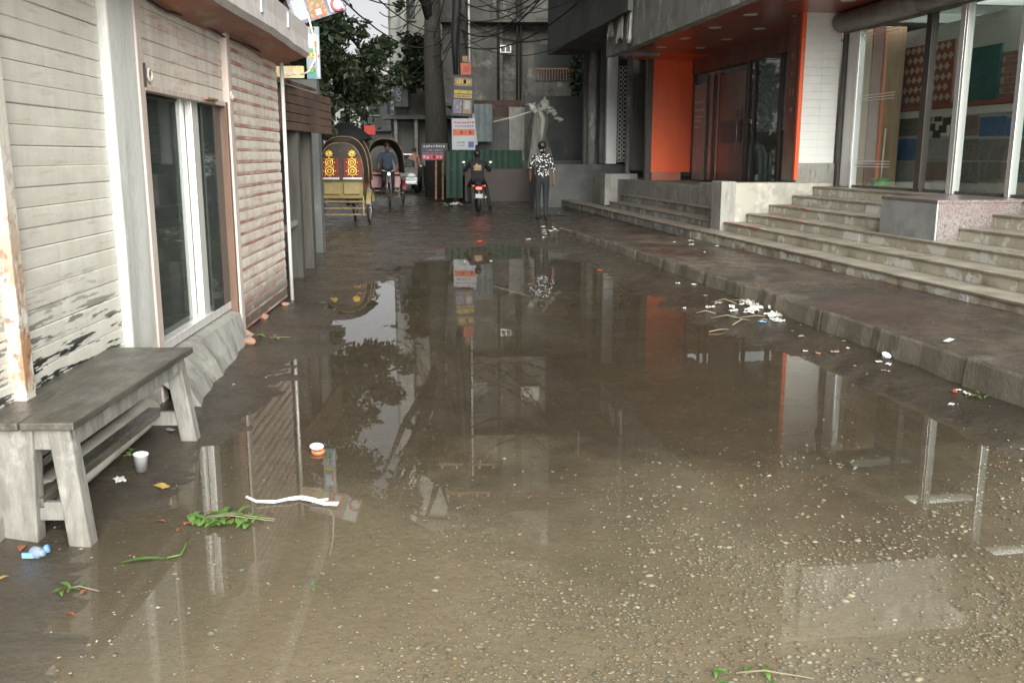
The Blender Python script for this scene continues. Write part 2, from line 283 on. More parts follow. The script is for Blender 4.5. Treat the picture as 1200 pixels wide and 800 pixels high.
# floral shirt: white petals on black
_m = pmat('shirt_floral', (.012, .012, .014), rough=.85); _t = _m.node_tree
_v = _t.nodes.new('ShaderNodeTexVoronoi'); _v.inputs['Scale'].default_value = 24
_tc = _t.nodes.new('ShaderNodeTexCoord'); _t.links.new(_tc.outputs['Object'], _v.inputs['Vector'])
_r = _t.nodes.new('ShaderNodeMapRange'); _r.inputs[1].default_value = .40; _r.inputs[2].default_value = .33
_x = _t.nodes.new('ShaderNodeMix'); _x.data_type = 'RGBA'; _x.inputs[6].default_value = (.012, .012, .014, 1); _x.inputs[7].default_value = (.55, .56, .55, 1)
_t.links.new(_v.outputs['Distance'], _r.inputs[0]); _t.links.new(_r.outputs[0], _x.inputs[0]); _t.links.new(_x.outputs[2], _t.nodes['Principled BSDF'].inputs['Base Color'])
# pebbles take their colour from a per-stone attribute
_t = MATS['pebble'].node_tree; _a = _t.nodes.new('ShaderNodeAttribute'); _a.attribute_name = 'stone'
_t.links.new(_a.outputs[0], _t.nodes['Principled BSDF'].inputs['Base Color'])

# ---------------------------------------------------------------- mesh helpers
class MB:
    def __init__(s, M=None): s.v = []; s.f = []; s.mi = []; s.M = M
    def add(s, pts, faces, mi=0):
        b = len(s.v)
        for p in pts:
            p = Vector(p); s.v.append(tuple(s.M @ p) if s.M else tuple(p))
        for f in faces: s.f.append(tuple(i + b for i in f)); s.mi.append(mi)
        return s
    def box(s, x0, x1, y0, y1, z0, z1, mi=0):
        if x0 > x1: x0, x1 = x1, x0
        if y0 > y1: y0, y1 = y1, y0
        if z0 > z1: z0, z1 = z1, z0
        return s.add([(x0, y0, z0), (x1, y0, z0), (x1, y1, z0), (x0, y1, z0), (x0, y0, z1), (x1, y0, z1), (x1, y1, z1), (x0, y1, z1)],
                     [(0, 3, 2, 1), (4, 5, 6, 7), (0, 1, 5, 4), (1, 2, 6, 5), (2, 3, 7, 6), (3, 0, 4, 7)], mi)
    def hexa(s, b, t, mi=0):          # bottom 4 points, top 4 points (same order)
        return s.add(list(b) + list(t), [(0, 3, 2, 1), (4, 5, 6, 7), (0, 1, 5, 4), (1, 2, 6, 5), (2, 3, 7, 6), (3, 0, 4, 7)], mi)
    def bar(s, a, b, w, h, up=(0, 0, 1), mi=0):   # rectangular bar between two points
        a = Vector(a); b = Vector(b); d = (b - a).normalized(); up = Vector(up)
        sx = d.cross(up); sx = sx.normalized() if sx.length > 1e-4 else Vector((1, 0, 0)); sy = sx.cross(d).normalized()
        q = lambda c: [c - sx * w / 2 - sy * h / 2, c + sx * w / 2 - sy * h / 2, c + sx * w / 2 + sy * h / 2, c - sx * w / 2 + sy * h / 2]
        return s.hexa(q(a), q(b), mi)
    def tube(s, pts, r, n=8, mi=0, caps=True):
        pts = [Vector(p) for p in pts]; rs = r if isinstance(r, (list, tuple)) else [r] * len(pts)
        rings = []; d0 = (pts[1] - pts[0]).normalized()
        u = d0.orthogonal().normalized()
        for i, p in enumerate(pts):
            d = (pts[min(i + 1, len(pts) - 1)] - pts[max(i - 1, 0)]).normalized()
            u = (u - d * u.dot(d)); u = u.normalized() if u.length > 1e-5 else d.orthogonal().normalized()
            w = d.cross(u); rings.append([p + (u * math.cos(2 * math.pi * k / n) + w * math.sin(2 * math.pi * k / n)) * rs[i] for k in range(n)])
        f = []
        for i in range(len(rings) - 1):
            for k in range(n): f.append((i * n + k, i * n + (k + 1) % n, (i + 1) * n + (k + 1) % n, (i + 1) * n + k))
        if caps: f.append(tuple(reversed(range(n)))); f.append(tuple((len(rings) - 1) * n + k for k in range(n)))
        return s.add([p for r_ in rings for p in r_], f, mi)
    def lathe(s, prof, M=None, n=20, mi=0):   # profile (r, z) about local z
        M = M or Matrix.Identity(4); pts = []; f = []
        for (r, z) in prof:
            for k in range(n): pts.append(M @ Vector((r * math.cos(2 * math.pi * k / n), r * math.sin(2 * math.pi * k / n), z)))
        for i in range(len(prof) - 1):
            for k in range(n): f.append((i * n + k, i * n + (k + 1) % n, (i + 1) * n + (k + 1) % n, (i + 1) * n + k))
        return s.add(pts, f, mi)
    def ring(s, c, axis, R, r, n=24, m=6, mi=0):   # torus
        c = Vector(c); ax = Vector(axis).normalized(); u = ax.orthogonal().normalized(); w = ax.cross(u); pts = []; f = []
        for i in range(n):
            d = u * math.cos(2 * math.pi * i / n) + w * math.sin(2 * math.pi * i / n)
            for k in range(m): pts.append(c + d * (R + r * math.cos(2 * math.pi * k / m)) + ax * r * math.sin(2 * math.pi * k / m))
        for i in range(n):
            for k in range(m): f.append((i * m + k, ((i + 1) % n) * m + k, ((i + 1) % n) * m + (k + 1) % m, i * m + (k + 1) % m))
        return s.add(pts, f, mi)
    def prism(s, poly, ext, mi=0):    # planar polygon extruded along ext
        n = len(poly); e = Vector(ext); pts = [Vector(p) for p in poly] + [Vector(p) + e for p in poly]
        return s.add(pts, [tuple(reversed(range(n))), tuple(range(n, 2 * n))] + [(i, (i + 1) % n, n + (i + 1) % n, n + i) for i in range(n)], mi)
    def blob(s, c, r, sub=2, jit=.15, mi=0, seed=0):
        bm = bmesh.new(); bmesh.ops.create_icosphere(bm, subdivisions=sub, radius=1)
        rr = r if isinstance(r, (tuple, list)) else (r, r, r); c = Vector(c); o = Vector((seed * 3.1, seed * 1.7, seed))
        pts = [c + Vector((v.co.x * rr[0], v.co.y * rr[1], v.co.z * rr[2])) * (1 + jit * noise.noise(v.co * 1.7 + o)) for v in bm.verts]
        fs = [tuple(v.index for v in f.verts) for f in bm.faces]; bm.free(); return s.add(pts, fs, mi)
    def mesh(s, name, mats, smooth=False):
        me = bpy.data.meshes.new(name); me.from_pydata(s.v, [], s.f)
        for m in (mats if isinstance(mats, (list, tuple)) else [mats]): me.materials.append(MATS[m] if isinstance(m, str) else m)
        if any(s.mi): me.polygons.foreach_set('material_index', s.mi)
        bm = bmesh.new(); bm.from_mesh(me); bmesh.ops.recalc_face_normals(bm, faces=bm.faces); bm.to_mesh(me); bm.free()
        if smooth: me.polygons.foreach_set('use_smooth', [True] * len(me.polygons))
        me.update(); return me
    def build(s, name, mats, parent=None, smooth=False, bevel=0, world=True):
        return link(name, s.mesh(name, mats, smooth), parent, bevel, world)
def link(name, me, parent=None, bevel=0, world=True, loc=None, rotz=0):
    o = bpy.data.objects.new(name, me); COL.objects.link(o)
    if parent is not None:
        o.parent = parent
        if world and parent.type == 'EMPTY':
            o.matrix_parent_inverse = (Matrix.Translation(parent.location) @ parent.rotation_euler.to_matrix().to_4x4()).inverted()
    if loc is not None: o.location = loc; o.rotation_euler = (0, 0, rotz)
    if bevel:
        b = o.modifiers.new('bevel', 'BEVEL'); b.width = bevel; b.segments = 2; b.limit_method = 'ANGLE'
    return o
def tag(o, label=None, cat=None, group=None, kind=None):
    if label: o['label'] = label
    if cat: o['category'] = cat
    if group: o['group'] = group
    if kind: o['kind'] = kind
    return o
def thing(name, label, cat, loc=(0, 0, 0), rotz=0, group=None):
    o = bpy.data.objects.new(name, None); COL.objects.link(o); o.empty_display_size = .2
    o.location = loc; o.rotation_euler = (0, 0, rotz); return tag(o, label, cat, group)
def copy_tree(o, parent=None):
    c = o.copy(); COL.objects.link(c)
    if parent is not None: c.parent = parent
    for ch in [x for x in o.children]: copy_tree(ch, c)
    return c
def structure(name, mb, mats, smooth=False, bevel=0):
    return tag(mb.build(name, mats, None, smooth, bevel), kind='structure')

# ================================================================ SETTING
PUD = [(520, 292), (580, 286), (640, 291), (690, 312), (740, 338), (800, 368), (850, 390), (900, 405), (960, 425), (1030, 455), (1100, 490), (1160, 520), (1200, 545)]
PUD_L = [(0, 790), (60, 700), (130, 645), (160, 600), (230, 545), (290, 490), (330, 450), (370, 420), (400, 385), (390, 355), (440, 330), (480, 310)]
PW = [tuple(G(*p).xy) for p in PUD] + [(2.35, 2.5), (2.2, -1.5), (-1.5, -1.5), (-1.6, 1.5)] + [tuple(G(*p).xy) for p in PUD_L]
def sdf(x, y):
    best = 1e9; ins = False; n = len(PW); j = n - 1
    for i in range(n):
        ax, ay = PW[j]; bx, by = PW[i]; ex, ey = bx - ax, by - ay
        t = ((x - ax) * ex + (y - ay) * ey) / (ex * ex + ey * ey); t = 0 if t < 0 else 1 if t > 1 else t
        dx, dy = ax + ex * t - x, ay + ey * t - y; d = dx * dx + dy * dy
        if d < best: best = d
        if (ay > y) != (by > y) and x < ax + (y - ay) / (by - ay) * ex: ins = not ins
        j = i
    return -math.sqrt(best) if ins else math.sqrt(best)
def sm(a, b, x):
    t = (x - a) / (b - a); t = 0 if t < 0 else 1 if t > 1 else t; return t * t * (3 - 2 * t)
def gh(x, y):
    """height of the muddy ground; standing water lies at z = 0"""
    if x < -9 or x > 9 or y > 32 or y < -8:
        return .05 + .01 * noise.noise(Vector((x * .2, y * .2, 0)))
    d = sdf(x, y)
    v = Vector((x, y, 0))
    nz_ = noise.noise(v * 1.1) * .5 + noise.noise(v * 3.3) * .3 + noise.noise(v * 9) * .2
    d += .26 * (noise.noise(v * 1.9 + Vector((7, 3, 0))) + .6 * noise.noise(v * 5.1) + .45 * noise.noise(v * 11.7))
    p = x * NR.x + y * NR.y
    if d < 0: h = (-.026 * (1 - math.exp(d / .45)) + nz_ * .008 - .002) * (.45 + .55 * sm(3, 6.5, y))
    else:
        h = .03 * (1 - math.exp(-d / .6)) + nz_ * .012 + .002
        wet = sm(1.2, .2, x) * sm(8, 10.5, y) * sm(26, 20, y)       # puddled broken road surface further up the street
        h = h * (1 - wet) + wet * (.0035 + nz_ * .012)
        h += .10 * sm(2.2, 3.6, p) * sm(14.5, 19, y)                # dirt apron rising towards the steps
        h += .055 * sm(3.1, 3.72, p) * sm(17, 13, y)                 # mud banked against the kerb
        h += .03 * sm(-1.7, -2.2, x - LX(y) - 2.05)
    return h
def spacing(segs):
    out = []
    for a, b, st in segs:
        n = max(1, int(round((b - a) / st)))
        out += [a + (b - a) * i / n for i in range(n)]
    return out + [segs[-1][1]]
xs = spacing([(-160, -30, 26), (-30, -9, 3), (-9, -4.2, .3), (-4.2, 4.2, .06), (4.2, 9, .4), (9, 30, 3), (30, 160, 26)])
ys = spacing([(-60, -8, 13), (-8, 2, .5), (2, 14, .06), (14, 22, .1), (22, 34, .3), (34, 90, 4), (90, 420, 33)])
gb = MB(); nx = len(xs)
for y in ys:
    for x in xs: gb.v.append((x, y, gh(x, y)))
for j in range(len(ys) - 1):
    for i in range(nx - 1): gb.f.append((j * nx + i, j * nx + i + 1, (j + 1) * nx + i + 1, (j + 1) * nx + i)); gb.mi.append(0)
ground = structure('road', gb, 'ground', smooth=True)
wb = MB()
wb.add([(-9, -6, 0), (6, -6, 0), (6, 27, 0), (-9, 27, 0)], [(0, 1, 2, 3)])
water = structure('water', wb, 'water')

# gravel lying under the shallow water: nobody could count it
def add_stones(name, spots, mat='pebble', sub=1):
    bm = bmesh.new(); bmesh.ops.create_icosphere(bm, subdivisions=sub, radius=1)
    base = [v.co.copy() for v in bm.verts]; bf = [tuple(v.index for v in f.verts) for f in bm.faces]; bm.free()
    vs_, fs, cols = [], [], []
    pal = [(.42, .40, .34), (.30, .285, .24), (.24, .23, .2), (.45, .42, .36), (.4, .28, .18), (.26, .29, .3), (.15, .13, .1), (.5, .44, .34), (.55, .53, .47), (.3, .26, .2)]
    for (x, y, z, r) in spots:
        a = rnd(0, 6.3); ca, sa = math.cos(a), math.sin(a); ex, ey, ez = r * rnd(.8, 1.5), r * rnd(.55, 1.), r * rnd(.28, .5)
        o = Vector((rnd(0, 50), rnd(0, 50), 0)); b = len(vs_); c = random.choice(pal); k = rnd(.35, .75)
        for co in base:
            w = 1 + .28 * noise.noise(co * 1.3 + o); px, py, pz = co.x * ex * w, co.y * ey * w, co.z * ez * w
            vs_.append((x + px * ca - py * sa, y + px * sa + py * ca, z + pz)); cols.append((c[0] * k, c[1] * k, c[2] * k, 1))
        fs += [tuple(i + b for i in f) for f in bf]
    me = bpy.data.meshes.new(name); me.from_pydata(vs_, [], fs); me.materials.append(MATS[mat])
    at = me.color_attributes.new('stone', 'FLOAT_COLOR', 'POINT'); at.data.foreach_set('color', [c for q in cols for c in q])
    me.polygons.foreach_set('use_smooth', [True] * len(me.polygons)); return link(name, me)
spots = []
while len(spots) < 6500:
    px, py = rnd(60, 1240), rnd(470, 830)
    dens = sm(470, 700, py) * (.06 + .94 * sm(380, 760, px + (py - 700) * .9)) * (.12 + .88 * sm(-.35, .35, noise.noise(Vector((px * .007, py * .013, 3)))))
    if rnd(0, 1) > dens * .9: continue
    w = G(px, py); spots.append((w.x, w.y, gh(w.x, w.y) + .0045, rnd(.003, .0075) if rnd(0, 1) < .88 else rnd(.0075, .0135)))
for i in range(420):
    y = rnd(5, 22); x = 3.6 - .154 * y + rnd(-1.5, .1) if rnd(0, 1) < .6 else LX(y) + rnd(.1, 1.8)
    spots.append((x, y, gh(x, y) - .001, rnd(.004, .011)))
tag(add_stones('gravel', spots), 'small mixed pebbles lying under the shallow muddy water', 'gravel', kind='stuff')

# raised pavement on the right, slab by slab, with its kerb
sw = thing('pavement', None, None); sw['kind'] = 'structure'
SWZ = .22
def slab(q0, q1, p0, p1, z, mat='pavement'):
    mb = MB(MR); n = max(2, int((q1 - q0) / .12)); pts_t, pts_b = [], []
    for i in range(n + 1):
        q = q0 + (q1 - q0) * i / n; e = .035 * noise.noise(Vector((q * 2.2, 1, 0))) + .02 * noise.noise(Vector((q * 7, 1, 4)))
        pts_t.append((p0 + e + .012, q, z - .008 + .016 * noise.noise(Vector((q * 5, 5, 0))))); pts_b.append((p0 + e - .03, q, -.06))
    V = []; Fc = []
    for i in range(n + 1):
        q = pts_t[i][1]
        V += [pts_b[i], (pts_t[i][0] - .008, q, z - .028), pts_t[i], (p0 + .5, q, z + .006 * noise.noise(Vector((q, 2, 0)))), (p1, q, z + .004)]
    for i in range(n):
        for k in range(4): Fc.append((i * 5 + k, i * 5 + k + 1, (i + 1) * 5 + k + 1, (i + 1) * 5 + k))
    Fc += [(0, 1, 2, 3, 4), tuple(n * 5 + k for k in range(4, -1, -1))]
    mb.add(V, Fc); mb.mi = [1 if (i < 4 * n and i % 4 in (0, 1)) else 0 for i in range(len(Fc))]; return mb.build('slab', [mat, 'kerb_face'], sw, smooth=False)
qs = [-1, 1.6, 3.3, 5.2, 7.1, 8.8, 10.9, 12.6, 14.6, 16.8, 19, 21.5, 24.2]
for i in range(len(qs) - 1):
    z = .275 - .009 * max(0, (qs[i] + qs[i + 1]) / 2 - 4) + rnd(-.008, .008)
    slab(qs[i] + .008, qs[i + 1] - .008, 3.70 + rnd(-.02, .02), 5.12, max(.12, z))
kb = MB(MR)
kb.box(5.2, 5.9, -1, 24.2, -.05, .1)
kb.build('bed', 'concrete_wet', sw)

# ================================================================ LEFT SHOP
shop = thing('shop_building', 'low cream painted shop with three roller shutters and sagging canopy', 'shop', (LX(6), 6, 0), LROT)
Ly = lambda y: y / math.cos(LROT)
def lbox(mb, y0, y1, d0, d1, z0, z1, mi=0): return mb.box(d0, d1, y0, y1, z0, z1, mi)
# local wall frame through ML: x = out from the wall line, y = along the wall
mb = MB(ML); mb.box(-5, -.13, -2.2, 9.62, -.05, 2.9); mb.build('wall', 'plaster_white', shop)
mb = MB(ML); mb.box(-.1, .05, -2.2, 4.98, -.05, .13); mb.build('plinth', 'concrete', shop, bevel=.01)
def slat_mesh(L, pitch, mat, bulge=.012, flat=False):
    prof = [(-.002, 0), (.003, .004), (bulge, pitch * .3), (bulge * 1.05, pitch * .55), (min(.004, bulge), pitch * .93), (.001, pitch * .96), (-.002, pitch * .992)]
    V, Fc = [], []
    n = 6
    for j in range(n + 1):
        for (x, z) in prof: V.append((x, L * j / n, z))
    m = len(prof)
    for j in range(n):
        for k in range(m - 1): Fc.append((j * m + k, (j + 1) * m + k, (j + 1) * m + k + 1, j * m + k + 1))
    mbb = MB(); mbb.add(V, Fc, 0)
    me = bpy.data.meshes.new('slat'); me.from_pydata(V, [], Fc)
    mats = mat if isinstance(mat, (list, tuple)) else [mat]
    for q in mats: me.materials.append(MATS[q])
    if len(mats) > 1:
        me.polygons.foreach_set('material_index', [1 if (i % (m - 1)) in (0, 1) else 0 for i in range(len(Fc))])
    return me
def shutter(y0, y1, z0, z1, pitch, mat, d=-.03, label=None, bulge=.012):
    bk = MB(ML); bk.box(d - .03, d - .012, y0, y1, z0, z1)
    part = bk.build('roller_shutter', 'shutter_cream' if mat != 'roller_dark' else mat, shop)
    if label: part['label'] = label
    me = slat_mesh(y1 - y0, pitch, mat, bulge); n = int((z1 - z0) / pitch)
    for i in range(n):
        w = ML @ Vector((d + rnd(-.003, .003), y0, z0 + i * pitch))
        s = link('slat', me, part, loc=w, rotz=LROT + rnd(-.0008, .0008)); s.rotation_euler[0] = rnd(-.0015, .0015)
    return part
shutter(-2.0, 3.73, .14, 3.1, .0875, 'shutter_cream', bulge=.0045, label='cream shutter bay beside the rusty upright')
shutter(3.80, 4.99, .14, 3.1, .0875, 'shutter_cream', bulge=.0045, label='cream shutter with chipped dark patches low down')
shutter(5.5, 7.36, 1.9, 2.46, .0875, ['shutter_pink', 'shutter_pink'], d=.0, bulge=.005, label='half-raised shutter above the glass door')
shutter(7.46, 9.5, .06, 2.5, .098, ['shutter_pink', 'slat_red'], d=0.0, label='pale shutter with rust-red bands, muddy at its foot', bulge=.007)
mb = MB(ML); mb.box(-.06, .03, 3.72, 3.81, -.02, 3.1); mb.build('upright', 'rust_strip', shop, bevel=.006)
mb = MB(ML); mb.box(-.1, .022, 5.0, 5.40, -.05, 3.1); mb.build('pillar', 'plaster_white', shop, bevel=.015)
mb = MB(ML); mb.box(-.08, .03, 5.401, 5.50, -.05, 2.46); mb.build('pillar_edge', 'paint_pink', shop, bevel=.008)
mb = MB(ML); mb.box(-.05, .05, 7.36, 7.47, -.02, 2.5); mb.build('shutter_guide', 'paint_pink', shop, bevel=.006)
mb = MB(ML); mb.box(-.06, .035, 7.305, 7.36, -.02, 1.9); mb.build('door_jamb', 'orange_frame', shop, bevel=.006)
mb = MB(ML); mb.box(-.04, .03, 5.5, 7.36, 1.865, 1.9); mb.build('bottom_rail', 'paint_pink', shop, bevel=.004)
mb = MB(ML); mb.box(.03, .06, 6.7, 6.98, 1.885, 1.9); mb.build('shutter_handle', 'rust_iron', shop)
mb = MB(ML); mb.box(.005, .03, 5.47, 5.53, 1.88, 2.02); mb.build('lock_plate', 'steel', shop, bevel=.003)
mb = MB(ML); mb.ring((.02, 5.62, 1.96), (1, 0, 0), .035, .008); mb.build('lock_ring', 'shutter_pink', shop, True)
mb = MB(ML); mb.ring((.056, 7.41, 1.95), (1, 0, 0), .03, .008); mb.build('lock_ring', 'shutter_pink', shop, True)
# glass door behind the half-raised shutter
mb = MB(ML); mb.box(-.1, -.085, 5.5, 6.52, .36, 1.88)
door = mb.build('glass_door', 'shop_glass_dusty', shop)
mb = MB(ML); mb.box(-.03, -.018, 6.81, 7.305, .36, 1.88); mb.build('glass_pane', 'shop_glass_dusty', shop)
for (a, b, d) in ((6.50, 6.545, -.07), (6.60, 6.75, -.03), (6.77, 6.81, -.05), (6.555, 6.59, -.08)):
    mb = MB(ML); mb.box(d - .05, d, a, b, .33, 1.9); mb.build('door_stile', 'aluminium', shop, bevel=.004)
mb = MB(ML); mb.box(-.12, -.015, 5.5, 7.304, .30, .36); mb.build('door_rail', 'aluminium', shop, bevel=.004)
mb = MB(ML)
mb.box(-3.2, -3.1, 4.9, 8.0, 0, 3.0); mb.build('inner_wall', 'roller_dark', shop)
# concrete threshold running down to the street
mb = MB(ML); n = 10; V = []; Fc = []
for i in range(n + 1):
    y = 5.36 + 1.92 * i / n; e = .03 * noise.noise(Vector((y * 4, 0, 0)))
    V += [(-.13, y, .305), (.0, y, .285), (.055 + e * .4, y, .27 + e * .2), (.085 + e + .1 * (1 - i / n), y, .12 + e), (.12 + e + .16 * (1 - i / n), y, -.05)]
for i in range(n):
    for k in range(4): Fc.append((i * 5 + k, i * 5 + k + 1, (i + 1) * 5 + k + 1, (i + 1) * 5 + k))
Fc += [(0, 1, 2, 3, 4), tuple(n * 5 + k for k in range(4, -1, -1))]
mb.add(V, Fc); mb.build('threshold', 'concrete', shop)
# sagging sheet canopy
n = 40; V = []; Fc = []
def sag(y): return .018 * math.sin((y - 4.5) * 2.3) + .03 * noise.noise(Vector((y * 2, 4, 0)))
top = 3.05
fm = MB(ML); sm_ = MB(ML)
fv, sv = [], []
for i in range(n + 1):
    y = -2.2 + 11.85 * i / n
    zi = 2.39 + sag(y); zo = 2.47 + sag(y) * .4; out = .285 + .01 * noise.noise(Vector((y, 9, 0)))
    sv += [(.0, y, zi), (out * .5, y, zi + .05 + .02 * noise.noise(Vector((y * 3, 0, 1)))), (out, y, zo)]
    fv += [(out, y, zo - .01), (out + .035, y, zo + .03), (out + .022, y, zo + .15), (out + .03, y, zo + .29), (out - .02, y, zo + .31), (-.05, y, zo + .36)]
for i in range(n):
    for k in range(2): sm_.f.append((i * 3 + k, i * 3 + k + 1, (i + 1) * 3 + k + 1, (i + 1) * 3 + k)); sm_.mi.append(0)
    for k in range(5): fm.f.append((i * 6 + k, i * 6 + k + 1, (i + 1) * 6 + k + 1, (i + 1) * 6 + k)); fm.mi.append(0)
fm.f.append(tuple(n * 6 + k for k in range(6))); fm.mi.append(0)
fm.v = [tuple(ML @ Vector(p)) for p in fv]; sm_.v = [tuple(ML @ Vector(p)) for p in sv]
fas = fm.build('canopy_fascia', 'canopy_paint', shop); sof = sm_.build('canopy_soffit', 'soffit_rust', shop)
for (y, z) in ((6.2, 2.88), (7.4, 2.9), (8.5, 2.93)):
    mb = MB(ML); mb.box(.312, .325, y, y + .06, z - .33, z - .2); mb.build('fascia_patch', 'print_white', fas)
mb = MB(ML); mb.tube([(.05, 9.52, -.02), (.05, 9.53, 2.45)], .02, 8); mb.build('drain_pipe', 'aluminium', shop, True)
mb = MB(ML); mb.tube([(.02, 5.5, 2.4), (.03, 6, 2.37), (.03, 6.6, 2.41), (.04, 7.3, 2.38), (.04, 8, 2.40), (.05, 9.4, 2.41)], .008, 6); mb.build('wire', 'cable_black', shop, True)
mb = MB(ML); mb.tube([(.3, 9.7, 2.9), (.34, 9.72, 2.7), (.35, 9.74, 2.45), (.28, 9.74, 2.33), (.2, 9.74, 2.3)], .01, 6); mb.build('conduit', 'pipe_cream', shop, True)

mb = MB(ML); mb.box(-5, -.3, -.5, 9.62, 2.95, 10.5); mb.build('unseen_upper_wall', 'wall_beige', shop)  # unseen storeys added on the left shop to shade the far lane
for z in (4.2, 7.2):
    for y in (.8, 3.4, 6.2, 8.2):
        mb = MB(ML); mb.box(-.32, -.27, y, y + 1.0, z, z + 1.3); mb.build('window', 'window_dark', shop)
# ---------------------------------------------------------------- bench
bench = thing('bench', 'weathered wooden bench with dark top and pale splayed legs before shutter', 'bench', (-1.86, 4.1, 0))
by0, by1 = 3.42, 4.76; bx0, bx1 = -2.06, -1.70; bz = .5
for i, (a, b) in enumerate(((bx0 - .03, -1.885), (-1.881, bx1 + .025))):
    mb = MB(); mb.hexa([(a, by0 - .03, bz - .032), (b, by0 - .035 + .01 * i, bz - .032), (b - .02, by1 + .05, bz - .03), (a - .06, by1 + .04, bz - .03)],
                       [(a, by0 - .03, bz), (b, by0 - .035 + .01 * i, bz), (b - .02, by1 + .05, bz + .002), (a - .06, by1 + .04, bz + .002)])
    mb.build('seat_plank', 'timber_old', bench, bevel=.006)
for (x, y, sx, sy) in ((bx1, by0, 1, -1), (bx0, by0, -1, -1), (bx1 - .03, by1, 1, 1), (bx0 - .05, by1, -1, 1)):
    mb = MB(); t = (x - sx * .045, y - sy * .03); f = (x + sx * .012, y + sy * .0)
    w, h = .043, .036
    if sx < 0 and sy < 0: w = .10; t = (-1.945, t[1]); f = (-1.955, f[1])
    mb.hexa([(f[0] - w, f[1] - h, -.03), (f[0] + w, f[1] - h, -.03), (f[0] + w, f[1] + h, -.03), (f[0] - w, f[1] + h, -.03)],
            [(t[0] - w, t[1] - h, bz - .033), (t[0] + w, t[1] - h, bz - .033), (t[0] + w, t[1] + h, bz - .033), (t[0] - w, t[1] + h, bz - .033)])
    mb.build('leg', 'timber_pale', bench, bevel=.007)
for (a, b) in (((bx1 - .012, by0 + .02, bz - .073), (bx1 - .045, by1 - .02, bz - .073)), ((bx0 + .015, by0 + .02, bz - .073), (bx0 - .03, by1 - .02, bz - .073))):
    mb = MB(); mb.bar(a, b, .03, .075); mb.build('apron', 'timber_pale', bench, bevel=.004)
for y, xa, xb in ((by0 + .02, bx0 + .05, bx1 - .07), (by1 - .02, bx0, bx1 - .09)):
    mb = MB(); mb.bar((xa, y, bz - .078), (xb, y, bz - .078), .03, .08); mb.build('end_rail', 'timber_pale', bench, bevel=.004)
    mb = MB(); mb.bar((xa - .03, y, .13), (xb + .03, y, .13), .03, .075); mb.build('stretcher', 'timber_pale', bench, bevel=.004)
mb = MB(); mb.bar((-1.87, by0, .165), (-1.90, by1, .165), .075, .04); mb.build('foot_rail', 'timber_old', bench, bevel=.006)

# cream pipe lying at the foot of the shutter
mb = MB(); a = Vector((-1.93, 3.62, .12)); b = Vector((-2.0, 4.9, .12))
mb.tube([a, b], .075, 16, caps=False); mb.tube([a + Vector((0, .002, 0)), b], .045, 16, caps=False); mb.ring(a, (b - a), .06, .018, 16, 6)
tag(mb.build('pipe', 'pipe_cream', None, True), 'cream hollow pipe lying under the bench against the shutter', 'pipe')


# ================================================================ RIGHT: NEAR SHOP
PG = 7.31                                 # glass line
SH_Q0, SH_Q1 = 4.6, 13.85
# --- stairs of the near shop
st = thing('stairs', 'broad beige tiled stairs up to the glass shopfront', 'stairs', RW(6, 9, .1), RROT)
RISE = [.35, .48, .61, .745, .885, 1.02]; RP = [5.12, 5.48, 5.85, 6.22, 6.6, 6.93]
for k in range(6):
    z0 = .12 if k == 0 else RISE[k - 1] - .03; z1 = RISE[k]
    q1 = SH_Q1 - .012 if k > 0 else 14.3
    mb = MB(MR); mb.box(RP[k] + .022, (RP[k + 1] + .05) if k < 5 else PG + .3, SH_Q0, q1, z0, z1 - .03)
    body = mb.build('step', 'concrete', st)
    mb = MB(MR); mb.box(RP[k] - .012, (RP[k + 1] + .019) if k < 5 else PG + .3, SH_Q0, q1, z1 - .03 + .001, z1); mb.build('tread', 'step_tread', body, bevel=.006)
    q = SH_Q0 + rnd(-.4, 0)
    while q < q1 - .05:
        w = rnd(.50, .62); a, b = max(q, SH_Q0), min(q + w, q1)
        if b - a > .04:
            mb = MB(MR); o = rnd(-.003, .003); zb = (.20 if k == 0 else RISE[k - 1] + .001)
            mb.box(RP[k] + o, RP[k] + .021, a + .003, b - .003, zb, z1 - .0305 + rnd(-.001, 0)); mb.build('riser_tile', 'step_tile', body)
        q += w
# worn red paint edges near the wall
for (k, a, b) in ((1, 12.4, 13.8), (2, 11.9, 13.1), (3, 12.6, 13.4), (4, 10.4, 11.0)):
    mb = MB(MR); mb.box(RP[k] - .016, RP[k] + .05, a, b, RISE[k] + .0005, RISE[k] + .004); mb.build('paint_patch', 'red_paint_wear', st)
# granite block on the stairs
gbk = thing('granite_plinth', 'grey block with speckled granite side standing on the beige stairs', 'plinth', RW(6.4, 9.6, .6), RROT)
mb = MB(MR); mb.box(5.96, 6.98, 9.07, 10.12, .5, 1.0); mb.build('core', 'concrete', gbk)
mb = MB(MR); mb.box(5.935, 5.958, 9.05, 10.14, .5, 1.0); mb.build('front_slab', 'granite_face', gbk, bevel=.003)
mb = MB(MR); mb.box(5.96, 6.98, 9.045, 9.068, .5, 1.0); mb.build('side_slab', 'granite', gbk, bevel=.003)
mb = MB(MR); mb.box(5.93, 6.98, 9.04, 10.14, 1.002, 1.035); mb.build('top_slab', 'granite', gbk, bevel=.003)
# wall between the two flights
dw = thing('stair_wall', 'patchy plastered wall with end pier between the two flights of stairs', 'wall', RW(6, 14, .2), RROT)
mb = MB(MR); mb.box(5.66, 7.5, 13.87, 14.25, .2, 1.08)
mb.build('wall', pmat('patch_plaster', (.38, .37, .32), [((.52, .50, .43), 1.7, .5, .56, U1, .9), ((.26, .25, .22), 4, .45, .65, U1, .7), ((.13, .12, .1), 2.5, .45, .6, U1, .9, .75, .4)], rough=.8, bump=.5, bscale=16), dw, bevel=.012)
mb = MB(MR); mb.box(5.42, 5.658, 13.85, 14.27, .2, 1.10); mb.build('end_pier', 'concrete', dw, bevel=.01)
